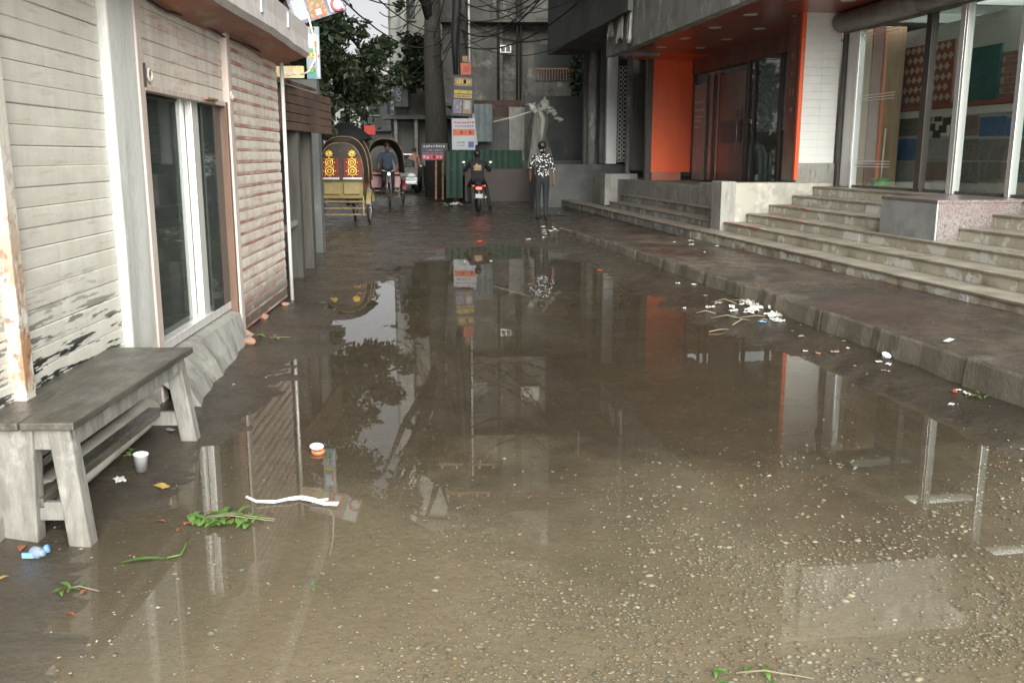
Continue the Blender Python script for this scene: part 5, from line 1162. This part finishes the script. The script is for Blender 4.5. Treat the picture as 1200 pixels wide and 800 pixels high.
# ================================================================ CYCLE RICKSHAWS
def rickshaw(label, loc, rotz, hoodm, panelm, ornate=True):
    t = thing('cycle_rickshaw', label, 'rickshaw', loc, rotz)
    def P(mb, nm, m, par=t, smooth=False, bevel=0): return mb.build(nm, m, par, smooth, bevel, world=False)
    for s in (-1, 1): wheel(t, (s * .52, 0, .35), .35, .022, spokes=20)
    wheel(t, (0, 1.55, .35), .35, .022, spokes=20)
    mb = MB(); mb.tube([(-.55, 0, .35), (.55, 0, .35)], .02, 8); P(mb, 'axle', 'rick_frame')
    for z, y in ((.36, -.38), (.5, -.42), (.22, -.3)):
        mb = MB(); mb.bar((-.48, y, z), (.48, y, z), .03, .035); P(mb, 'rear_bar', 'rick_frame')
    for s in (-1, 1):
        mb = MB(); mb.tube([(s * .38, -.42, .5), (s * .38, .1, .46), (s * .2, .75, .42), (s * .03, 1.0, .4)], .018, 8); P(mb, 'chassis_rail', 'rick_frame', smooth=True)
        mb = MB(); mb.bar((s * .44, -.4, .2), (s * .44, -.4, .62), .03, .05, (0, 1, 0)); P(mb, 'upright', 'rick_yellow')
        # mudguard over each wheel
        V, Fc = [], []
        for i in range(13):
            a = .25 + 2.6 * i / 12
            for w in (-.05, .05): V.append((s * .54 + w, -.39 * math.cos(a), .35 + .39 * math.sin(a)))
        for i in range(12): Fc.append((2 * i, 2 * i + 1, 2 * i + 3, 2 * i + 2))
        mb = MB(); mb.add(V, Fc); P(mb, 'mudguard', panelm, smooth=True)
    mb = MB(); mb.hexa([(-.42, -.38, .56), (.42, -.38, .56), (.42, .3, .5), (-.42, .3, .5)], [(-.45, -.46, .97), (.45, -.46, .97), (.45, .25, .86), (-.45, .25, .86)]); bd = P(mb, 'body', panelm, bevel=.02)
    for s in (-1, 1):
        mb = MB(); mb.box(s * .21 - .17, s * .21 + .17, -.475, -.455, .66, .88); P(mb, 'panel_plate', panelm, par=bd, bevel=.008)
    mb = MB(); mb.box(-.42, .42, -.1, .34, .87, .97); P(mb, 'seat', 'rick_red', bevel=.03)
    mb = MB(); mb.box(-.36, .36, .34, .75, .43, .46); P(mb, 'footboard', 'timber_old')
    V, Fc = [], []; n, m = 20, 7
    for j in range(m + 1):
        v = j / m; y = -.50 + .95 * v; sc_ = .86 + .14 * math.sin(min(1, v * 1.6) * math.pi / 2)
        for i in range(n + 1):
            a = math.pi * i / n; cx, cz = math.cos(a), math.sin(a)
            V.append((-.54 * sc_ * math.copysign(abs(cx) ** .75, cx), y, .93 + (.92 * sc_ + .05 * v) * cz ** .7 + .01 * math.sin(j * 2.2)))
    for j in range(m):
        for i in range(n): Fc.append((j * (n + 1) + i, j * (n + 1) + i + 1, (j + 1) * (n + 1) + i + 1, (j + 1) * (n + 1) + i))
    Fc.append(tuple(range(n, -1, -1)))
    mb = MB(); mb.add(V, Fc); hood = P(mb, 'hood', hoodm); so = hood.modifiers.new('s', 'SOLIDIFY'); so.thickness = .012
    for j in (0, 3, 7):
        mb = MB(); pts = [Vector(V[j * (n + 1) + i]) * 1.0 for i in range(n + 1)]; mb.tube(pts, .016, 6); P(mb, 'hood_rib', 'rick_frame', par=hood, smooth=True)
    if ornate:
        for s in (-1, 1):
            mb = MB(); mb.box(s * .24 - .19, s * .24 + .19, -.525, -.505, 1.02, 1.42); pn = P(mb, 'hood_panel', 'rick_red', bevel=.01)
            for (z, r) in ((1.14, .085), (1.32, .075), (1.5, .05)):
                mb = MB(); mb.ring((s * .24, -.535, z), (0, 1, 0), r, .016, 16, 5); mb.ring((s * .24, -.535, z), (0, 1, 0), r * .45, .014, 10, 5)
                for k in range(8):
                    a = k * math.pi / 4; mb.blob((s * .24 + math.cos(a) * r * 1.5, -.53, z + math.sin(a) * r * 1.3), .016, 1, 0)
                P(mb, 'medallion', 'gold', par=pn, smooth=True)
            mb = MB(); mb.box(s * .24 - .2, s * .24 + .2, -.53, -.505, .965, 1.01); P(mb, 'silver_strip', 'alu_bright', bevel=.004)
    mb = MB(); mb.tube([(0, 1.0, .4), (0, 1.05, .8), (0, 1.03, .92)], .02, 8); mb.tube([(0, 1.02, .4), (0, 1.45, .85)], .018, 8); mb.tube([(0, 1.05, .75), (0, 1.42, .9)], .016, 8); mb.tube([(0, .0, .36), (0, 1.02, .4)], .014, 6); P(mb, 'bicycle_frame', 'rick_frame', smooth=True)
    mb = MB(); mb.blob((0, 1.02, .95), (.09, .14, .04), 2, .1); P(mb, 'saddle', 'black_rubber', smooth=True)
    for s in (-1, 1):
        mb = MB(); mb.tube([(s * .05, 1.44, .9), (s * .05, 1.55, .35)], .012, 6); P(mb, 'fork', 'steel', smooth=True)
        mb = MB(); mb.tube([(0, 1.42, .98), (s * .2, 1.43, 1.03), (s * .28, 1.3, 1.02)], .012, 6); P(mb, 'handlebar', 'steel', smooth=True)
        mb = MB(); mb.box(s * .13 - .04, s * .13 + .04, 1.07 - s * .12, 1.15 - s * .12, .36 + .08 * s, .385 + .08 * s); P(mb, 'pedal', 'black_rubber')
    mb = MB(); mb.ring((.06, 1.1, .38), (1, 0, 0), .09, .008, 18, 4); P(mb, 'chainring', 'steel')
    mb = MB(); mb.blob((0, 1.53, .93), .045, 2, 0); P(mb, 'headlamp', 'lamp_white', smooth=True)
    return t
def cyclist():
    J = stand()
    J.update(pelvis=(0, 1.0, 1.06, (.15, .11)), spine=(0, 1.04, 1.22, (.14, .1)), chest=(0, 1.1, 1.4, (.16, .115)), neckb=(0, 1.14, 1.5, .07), neck=(0, 1.155, 1.55, .052), head1=(0, 1.17, 1.605, .074), head2=(0, 1.17, 1.67, .092), head3=(0, 1.165, 1.73, .07))
    for s, k in (('L', -1), ('R', 1)):
        J['sh' + s] = (k * .165, 1.1, 1.46, .066); J['el' + s] = (k * .25, 1.18, 1.22, .05); J['wr' + s] = (k * .27, 1.3, 1.07, .03); J['ha' + s] = (k * .275, 1.33, 1.05, .032)
        J['hip' + s] = (k * .09, 1.02, 1.0, .092); J['kn' + s] = (k * .12, 1.36, .84 - .08 * k, .062); J['an' + s] = (k * .13, 1.08 - k * .12, .46 + .08 * k, .044); J['to' + s] = (k * .13, 1.22 - k * .12, .42 + .08 * k, .034)
    return J
r1l = (-3.62, 20.3, gh(-3.62, 20.3)); r1a = R_(2)
rickshaw('cycle rickshaw with gold and red ornate hood and yellow rear panel', r1l, r1a, 'hood_vinyl', 'rick_yellow')
person('person', 'rickshaw driver hidden behind the ornate hood under black umbrella', cyclist(), r1l, r1a, dict(top='shirt_grey', legs='jeans', shoe='shoe'))
um = thing('umbrella', 'black open umbrella held above the ornate rickshaw hood', 'umbrella', (r1l[0] - .08, 20.9, 1.75))
V, Fc = [], []; n, m = 16, 6; c = Vector((r1l[0] - .1, 21.05, 1.86))
for j in range(m + 1):
    v = j / m
    for i in range(n):
        a = 2 * math.pi * i / n; r = .66 * v * (1 - .05 * (i % 2) * v); V.append((c.x + r * math.cos(a), c.y + r * math.sin(a), c.z + .34 * (1 - v ** 1.9) - (.0 if i % 2 else .03 * v)))
for j in range(m):
    for i in range(n): Fc.append((j * n + i, j * n + (i + 1) % n, (j + 1) * n + (i + 1) % n, (j + 1) * n + i))
mb = MB(); mb.add(V, Fc); mb.build('canopy', 'black_cloth', um, False)
mb = MB(); mb.tube([(c.x, c.y, c.z + .37), (c.x, c.y, c.z - .55)], .008, 6); mb.build('shaft', 'steel', um)
r2l = (-3.15, 25.9, gh(-3.15, 25.9)); r2a = R_(192)
r2 = (AY(452, 246, 27.6).x, 27.6, gh(-3.6, 27.6))
rickshaw('oncoming cycle rickshaw with dark red interior', r2, r2a, 'hood_vinyl', 'rick_red', False)
person('person', 'rickshaw driver in blue checked shirt riding towards the puddle', cyclist(), r2, r2a, dict(top='check_blue', legs='jeans', shoe='shoe'))

# ================================================================ PARKED CARS, DISTANT WOMAN
def car(label, loc, rotz, paint):
    t = thing('parked_car', label, 'car', loc, rotz)
    def P(mb, nm, m, par=t, smooth=False, bevel=0): return mb.build(nm, m, par, smooth, bevel, world=False)
    prof = [(-2.1, .35), (-2.15, .75), (-2.0, .98), (-1.2, 1.05), (1.0, 1.0), (1.9, .82), (2.1, .62), (2.1, .35)]
    V = []; Fc = []; n = len(prof)
    for x, k in ((-.82, .97), (-.84, 1), (.84, 1), (.82, .97)):
        for (y, z) in prof: V.append((x, y * (k if abs(x) < .83 else 1), z if abs(x) > .83 or z < .9 else z + .02))
    for a in range(3):
        for i in range(n): Fc.append((a * n + i, a * n + (i + 1) % n, (a + 1) * n + (i + 1) % n, (a + 1) * n + i))
    Fc += [tuple(range(n)), tuple(3 * n + i for i in range(n))]
    mb = MB(); mb.add(V, Fc); bd = P(mb, 'body', paint, bevel=.03)
    mb = MB(); mb.hexa([(-.76, -1.7, 1.03), (.76, -1.7, 1.03), (.76, 1.05, 1.0), (-.76, 1.05, 1.0)], [(-.6, -1.15, 1.46), (.6, -1.15, 1.46), (.6, .25, 1.46), (-.6, .25, 1.46)]); P(mb, 'cabin_glass', 'car_glass', bevel=.03)
    mb = MB(); mb.box(-.62, .62, -1.2, .3, 1.455, 1.5); P(mb, 'roof', paint, bevel=.02)
    for s in (-1, 1):
        mb = MB(); mb.bar((s * .74, 1.06, 1.0), (s * .61, .26, 1.47), .06, .04); P(mb, 'pillar', paint)
        mb = MB(); mb.blob((s * .62, 2.06, .68), (.17, .08, .09), 2, 0); P(mb, 'headlight', 'panel_white', smooth=True)
        mb = MB(); mb.blob((s * .93, .75, 1.02), (.09, .05, .07), 2, 0); P(mb, 'mirror', paint, smooth=True)
        for y in (-1.3, 1.3):
            w = wheel(t, (s * .76, y, .31), .31, .1, spokes=8)
    mb = MB(); mb.box(-.4, .4, 2.1, 2.125, .5, .66); P(mb, 'grille', 'dark_frame')
    mb = MB(); mb.box(-.8, .8, 2.08, 2.16, .34, .47); P(mb, 'bumper', paint, bevel=.03)
    mb = MB(); mb.box(-.22, .22, 2.162, 2.17, .38, .46); P(mb, 'number_plate', 'print_white')
    return t
car('silver car parked behind the oncoming rickshaw', (AY(468, 224, 38).x, 38, .05), R_(183), 'car_silver')
car('white car standing left of the ornate rickshaw', (AY(360, 215, 37).x, 39, .05), R_(186), 'car_white')
J = stand(); wx = AY(486, 222, 37.5).x
person('person', 'distant woman in patterned red dress on the far pavement', J, (wx, 37.5, .1), R_(170), dict(top='dress_red', legs='jeans', shoe='shoe', long=True))
J = stand(); person('person', 'distant man in grey shirt beside the shopfront posts', J, (AY(499, 222, 40).x, 40.5, .1), R_(150), dict(top='shirt_grey', legs='jeans', shoe='shoe'))

# ================================================================ LITTER
def gz(x, y): return max(0, gh(x, y))
def cup(px, py, label, r, h, mat, tilt=(0, 0)):
    w = G(px, py); z = gz(w.x, w.y); M0 = Matrix.Translation((w.x, w.y, z)) @ Matrix.Rotation(tilt[0], 4, 'X') @ Matrix.Rotation(tilt[1], 4, 'Y'); mb = MB(M0)
    mb.lathe([(0, .002), (r * .72, .002), (r * .76, 0), (r * .97, h * .94), (r * 1.06, h * .95), (r * 1.06, h), (r * .97, h), (r * .72, .008), (0, .008)], n=24)
    return tag(mb.build('cup', mat, None, True), label, 'cup')
cup(166, 556, 'white plastic cup standing upright near the bench', .034, .088, 'plastic_white', (.03, .06))
o = cup(371, 528, 'small orange and white bowl floating in the puddle', .034, .028, 'plastic_white', (.2, .1))
w = G(373, 531); mb = MB(); mb.lathe([(0, -.004), (.03, -.004), (.036, .012), (.034, .014)], Matrix.Translation((w.x, w.y, .003)), 20); link('base', mb.mesh('base', 'plastic_orange', True), o, world=False)
def scrap(px, py, size, mat, label, cat='litter', group=None, z=None, name='paper_scrap', asp=.6, seed=None, crump=.25):
    w = G(px, py) if z is None else G(px, py, z); zz = gz(w.x, w.y) if z is None else z
    a = rnd(0, 6.28); V, Fc = [], []; n = 5; sd_ = Vector((rnd(0, 90), rnd(0, 90), 0))
    for i in range(n + 1):
        for j in range(n + 1):
            u, v = (i / n - .5) * size, (j / n - .5) * size * asp; k = 1 + .3 * noise.noise(Vector((i * .9, j * .9, 0)) + sd_)
            V.append((w.x + (u * math.cos(a) - v * math.sin(a)) * k, w.y + (u * math.sin(a) + v * math.cos(a)) * k, zz + .004 + size * crump * abs(noise.noise(Vector((i * .6, j * .6, 5)) + sd_))))
    for i in range(n):
        for j in range(n): Fc.append((i * (n + 1) + j, (i + 1) * (n + 1) + j, (i + 1) * (n + 1) + j + 1, i * (n + 1) + j + 1))
    mb = MB(); mb.add(V, Fc); o = mb.build(name, mat); s = o.modifiers.new('s', 'SOLIDIFY'); s.thickness = .0015
    return tag(o, label, cat, group)
scrap(141, 568, .075, 'plastic_white', 'crumpled white wrapper lying beside the white cup')
scrap(82, 573, .08, 'plastic_white', 'white plastic scrap under the bench stretcher', crump=.5)
scrap(172, 478, .07, 'plastic_white', 'white scrap on the bench foot rail side near the wall', crump=.5)
scrap(200, 508, .05, 'paper_white', 'pale paper scrap beside the far bench leg')
scrap(190, 572, .07, 'leaf_yellow', 'soggy yellow leaf scrap beside the white cup', crump=.15)
scrap(366, 300, .05, 'plastic_white', 'thin white carton standing on the wet road near the stall', asp=.4, crump=.2)
# white ribbon
pts = [G(*q) for q in ((288, 584), (300, 591), (322, 590), (338, 588), (352, 585), (366, 589), (380, 592), (396, 594))]
V, Fc = [], []
for i, p_ in enumerate(pts):
    wd = [.004, .006, .008, .012, .016, .016, .012, .015][i]; z = gz(p_.x, p_.y) + .006 + .006 * (i % 2)
    V += [(p_.x, p_.y - wd, z), (p_.x + .004, p_.y + wd, z + .006)]
for i in range(len(pts) - 1): Fc.append((2 * i, 2 * i + 2, 2 * i + 3, 2 * i + 1))
mb = MB(); mb.add(V, Fc)
mb.add([(G(366, 589).x, G(366, 589).y, .012), (G(385, 587).x, G(385, 587).y, .014), (G(385, 588.5).x, G(385, 588.5).y, .012), (G(366, 591).x, G(366, 591).y, .01)], [(0, 1, 2, 3)])
o = mb.build('ribbon', 'plastic_white'); s = o.modifiers.new('s', 'SOLIDIFY'); s.thickness = .002; tag(o, 'torn white plastic ribbon lying across the wet mud', 'ribbon')
# blue bottle cap pieces near the bench
w = G(40, 655); mb = MB(); mb.lathe([(0, 0), (.022, 0), (.024, .004), (.022, .03), (.012, .045), (.012, .055), (0, .055)], Matrix.Translation((w.x, w.y, gz(w.x, w.y) + .022)) @ Matrix.Rotation(1.45, 4, 'Y') @ Matrix.Rotation(.4, 4, 'X'), 16)
bt = mb.build('crushed_bottle', 'bottle_clear', None, True); tag(bt, 'crushed small clear bottle with blue cap by the bench leg', 'bottle')
mb = MB(); mb.lathe([(0, 0), (.016, 0), (.016, .014), (0, .014)], Matrix.Translation((w.x + .03, w.y + .03, gz(w.x, w.y) + .02)) @ Matrix.Rotation(1.2, 4, 'Y'), 14); link('cap', mb.mesh('cap', 'plastic_blue', True), bt, world=False)
mb = MB(); mb.box(w.x - .03, w.x + .012, w.y - .028, w.y - .02, gz(w.x, w.y) + .01, gz(w.x, w.y) + .03); link('wrapper', mb.mesh('wrapper', 'plastic_blue'), bt, world=False)
# bunch of green leaves
def leaf_geo(mb, c, yaw, pitch, L, Wd, curl=.15, mi=0):
    n = 6; V, Fc = [], []; M0 = Matrix.Translation(c) @ Matrix.Rotation(yaw, 4, 'Z') @ Matrix.Rotation(-pitch, 4, 'Y')
    for i in range(n + 1):
        t = i / n; wd = Wd * math.sin(math.pi * min(1, t * .93 + .05)) ** .8; z = L * curl * math.sin(math.pi * t)
        for k, dz in ((-1, .12), (0, 0), (1, .12)): V.append(M0 @ Vector((L * t, k * wd / 2, z + dz * wd)))
    for i in range(n):
        for k in range(2): Fc.append((i * 3 + k, (i + 1) * 3 + k, (i + 1) * 3 + k + 1, i * 3 + k + 1))
    mb.add(V, Fc, mi)
def sprig(label, px, py, n, spread, L, mat='leaf_fresh', stems=1, red=0):
    w = G(px, py); t = thing('leaf_sprig', label, 'leaves', (w.x, w.y, gz(w.x, w.y)))
    for i in range(n):
        a = rnd(0, 6.28); r = spread * rnd(0, 1) ** .7; mb = MB()
        x, y = w.x + r * math.cos(a) * 1.25, w.y + r * math.sin(a) * .8
        leaf_geo(mb, (x, y, gz(x, y) + .004 + .02 * rnd(0, 1) * (1 - r / spread)), rnd(0, 6.28), rnd(-.1, .25), L * rnd(.7, 1.2), L * .36 * rnd(.8, 1.2), rnd(.05, .2)); mb.build('leaf', mat, t, True)
    for i in range(red):
        x, y = w.x + rnd(-1.4, 1.4) * spread, w.y + rnd(-.8, .8) * spread; mb = MB(); leaf_geo(mb, (x, y, gz(x, y) + .012), rnd(0, 6.28), 0, .035, .016); mb.build('leaf', 'leaf_rust', t, True)
    for i in range(stems):
        mb = MB(); mb.tube([(w.x - spread * .5, w.y + .01 * i, .02), (w.x + spread * .4, w.y + .02 * i, .028), (w.x + spread * 2.0, w.y - .01 + .02 * i, gz(w.x, w.y) + .008)], [.004, .003, .002], 6); mb.build('stem', 'straw', t, True)
    return t
sprig('bunch of fresh green leaves with a long stalk on the mud', 258, 611, 42, .115, .075, stems=2, red=5)
sprig('small green leaves with a reddish bit near the bench leg', 88, 695, 7, .045, .05, red=3)
sprig('green weed scrap at the foot of the bench rail', 135, 540, 9, .07, .06, red=1)
sprig('small green leaf scrap beside the striped shutter foot', 318, 399, 5, .08, .08, red=1)
sprig('little green leaf bit lying in the puddle mud', 362, 690, 4, .03, .03, stems=0)
sprig('flat green leaves at the very edge of the gravel', 880, 795, 7, .09, .05, stems=1)
sprig('green sprigs growing in the litter heap by the kerb', 925, 372, 16, .14, .12)
w0, w1 = G(142, 661), G(222, 641); mb = MB(); dv = (G(196, 656) - w0)
leaf_geo(mb, (w0.x, w0.y, .006), math.atan2(dv.y, dv.x), 0, dv.length, .026, .05); o = mb.build('long_leaf', 'leaf_fresh', None, True)
tag(o, 'single long green leaf with curved stalk on the wet mud', 'leaf')
mb = MB(); e = G(196, 656); mb.tube([(e.x, e.y, .01), (G(212, 653).x, G(212, 653).y, .012), (G(217, 648).x, G(217, 648).y, .025), (G(221, 641).x, G(221, 641).y, .04)], [.004, .004, .0035, .003], 6); link('stalk', mb.mesh('stalk', 'leaf_fresh', True), o, world=False)
for (px, py, s, m) in ((18, 640, .05, 'leaf_rust'), (30, 645, .06, 'leaf_rust'), (12, 682, .04, 'leaf_yellow'), (90, 634, .05, 'leaf_yellow'), (85, 640, .035, 'leaf_rust'), (183, 612, .04, 'leaf_rust'), (150, 528, .05, 'leaf_rust'), (228, 515, .04, 'leaf_rust'), (78, 720, .035, 'leaf_rust'), (322, 602, .035, 'leaf_rust'), (212, 620, .03, 'leaf_rust')):
    w = G(px, py); mb = MB(); leaf_geo(mb, (w.x, w.y, gz(w.x, w.y) + .004), rnd(0, 6), 0, s, s * .5, .12)
    if m == 'leaf_rust': tag(mb.build('fallen_leaf', m, None, True), 'small rust-red fallen leaf on the mud around the bench', 'leaf', 'rust-red fallen leaves around the bench')
    else: tag(mb.build('fallen_leaf', m, None, True), 'small yellowed fallen leaf on the mud near the bench leg', 'leaf', 'yellow fallen leaves near the bench')
# brick rubble at the foot of the striped shutter
for (px, py, s) in ((284, 402, .1), (292, 408, .07), (308, 378, .07), (335, 362, .05)):
    w = G(px, py); mb = MB(); mb.blob((w.x, w.y, gz(w.x, w.y) + s * .3), (s * .8, s * .5, s * .42), 2, .5, seed=px); tag(mb.build('brick_piece', 'brick_rubble'), 'broken brick lump at the muddy foot of the striped shutter', 'brick', 'broken bricks by the shutter foot')
for (px, py, s, nm) in ((232, 430, .11, 'rubble stone lying beside the door threshold end'), (222, 437, .09, 'smaller rubble stone tucked behind the far bench leg')):
    w = G(px, py); mb = MB(); mb.blob((w.x, w.y, .06), (s, s * .8, s * .7), 3, .5, seed=px); tag(mb.build('rubble_stone', 'concrete'), nm, 'stone')
# litter heap by the kerb
hc = G(885, 368)
for i in range(26):
    px, py = 885 + random.gauss(0, 22), 370 + random.gauss(0, 8)
    scrap(px, py, rnd(.06, .15), random.choice(['plastic_white', 'paper_white', 'paper_white', 'tarp_cloth']), 'crumpled pale scrap in the litter heap by the kerb', group='scraps in the litter heap by the kerb', crump=.5)
for i in range(9):
    px, py = 870 + random.gauss(0, 25), 372 + random.gauss(0, 7); w = G(px, py); a = rnd(-.5, .9); l = rnd(.08, .2); mb = MB(); mb.tube([(w.x - l * math.cos(a), w.y - l * math.sin(a), gz(w.x, w.y) + .01), (w.x, w.y, gz(w.x, w.y) + rnd(.02, .06)), (w.x + l * math.cos(a), w.y + l * math.sin(a), gz(w.x, w.y) + .012)], .005, 5)
    tag(mb.build('straw_stalk', 'straw', None, True), 'dry straw stalk tangled in the litter heap by the kerb', 'straw', 'straw stalks in the litter heap')
for i in range(20):
    px = rnd(790, 1190); py = 345 + (px - 790) * .36 + random.gauss(0, 9)
    scrap(px, py, rnd(.025, .06), random.choice(['plastic_white', 'paper_white', 'paper_white', 'brick_rubble', 'straw']), 'tiny scrap strewn on the mud along the kerb', group='tiny scraps along the kerb', crump=.4)
for i in range(18):
    px = rnd(650, 1000); py = 262 + (px - 650) * .19 + random.gauss(0, 9)
    zz = gz(G(px, py).x, G(px, py).y); zz = max(zz, .2 if px > 780 else .12)
    scrap(px, py, rnd(.04, .09), random.choice(['plastic_white', 'paper_white', 'paper_white', 'straw']), 'tiny scrap strewn on the pavement by the stairs', group='tiny scraps on the pavement', z=zz, crump=.4)
for i in range(16):
    px, py = 645 + random.gauss(0, 10), 276 + random.gauss(0, 3)
    scrap(px, py, rnd(.04, .1), 'paper_white', 'pale scrap in the little litter patch behind the puddle end', group='scraps behind the puddle end', crump=.4)
scrap(1112, 399, .13, 'plastic_white', 'white paper slip lying flat on the pavement', z=.262, asp=.3, crump=.06)
cup(1036, 430, 'round white plastic lid lying in the mud by the kerb', .032, .03, 'plastic_white', (.5, .2))
scrap(893, 384, .07, 'plastic_blue', 'blue wrapper at the edge of the litter heap')
scrap(1008, 408, .08, 'plastic_blue', 'blue wrapper lying on mud beside the kerb')
scrap(996, 407, .05, 'plastic_red', 'dark red wrapper beside the blue wrapper at the kerb')
scrap(948, 383, .06, 'plastic_white', 'white crumpled tissue beside the litter heap', crump=.5)
scrap(1117, 470, .05, 'plastic_red', 'red wrapper piece lying in mud by the kerb')
scrap(1186, 478, .06, 'plastic_red', 'red scrap against the kerb foot')
scrap(1138, 462, .05, 'plastic_orange', 'orange scrap against the kerb foot')
scrap(1114, 481, .045, 'plastic_white', 'white bottle top lying by the red wrapper piece')
sprig('small weeds at the kerb foot beside the red scrap', 1145, 478, 6, .07, .05, stems=0)
scrap(703, 318, .09, 'plastic_red', 'dull red rag at the puddle edge')
# rubbish pile at the far pole
for i in range(12):
    px, py = 527 + random.gauss(0, 8), 239 + random.gauss(0, 2)
    scrap(px, py, rnd(.1, .22), random.choice(['tarp', 'plastic_white', 'green_sheet', 'pink_board']), 'crumpled bag in the rubbish at the far fence foot', group='bags at the far fence foot', crump=.6, z=.08)

# flecks of scum and leaf bits afloat on the puddle: nobody could count them
V, Fc = [], []
while len(Fc) < 1500:
    px, py = rnd(120, 1200), rnd(330, 800); w = G(px, py)
    if noise.noise(Vector((w.x * .8, w.y * .5, 9))) < rnd(-.25, .6) or gh(w.x, w.y) > -.002: continue
    a = rnd(0, 6.3); r = rnd(.0015, .005); b = len(V); k = random.choice((3, 4, 5))
    for i in range(k): V.append((w.x + r * rnd(.5, 1.6) * math.cos(a + 6.28 * i / k), w.y + r * rnd(.5, 1.6) * math.sin(a + 6.28 * i / k), .0012))
    Fc.append(tuple(range(b, b + k)))
me = bpy.data.meshes.new('scum'); me.from_pydata(V, [], Fc); me.materials.append(pmat('scum_bits', (.2, .17, .12), [((.45, .42, .36), 9, .5, .6, U1, .9), ((.06, .05, .035), 13, .5, .6, U1, .9)], rough=.7))
tag(link('scum', me), 'tiny flecks of scum and leaf bits floating on the puddle', 'scum', kind='stuff')
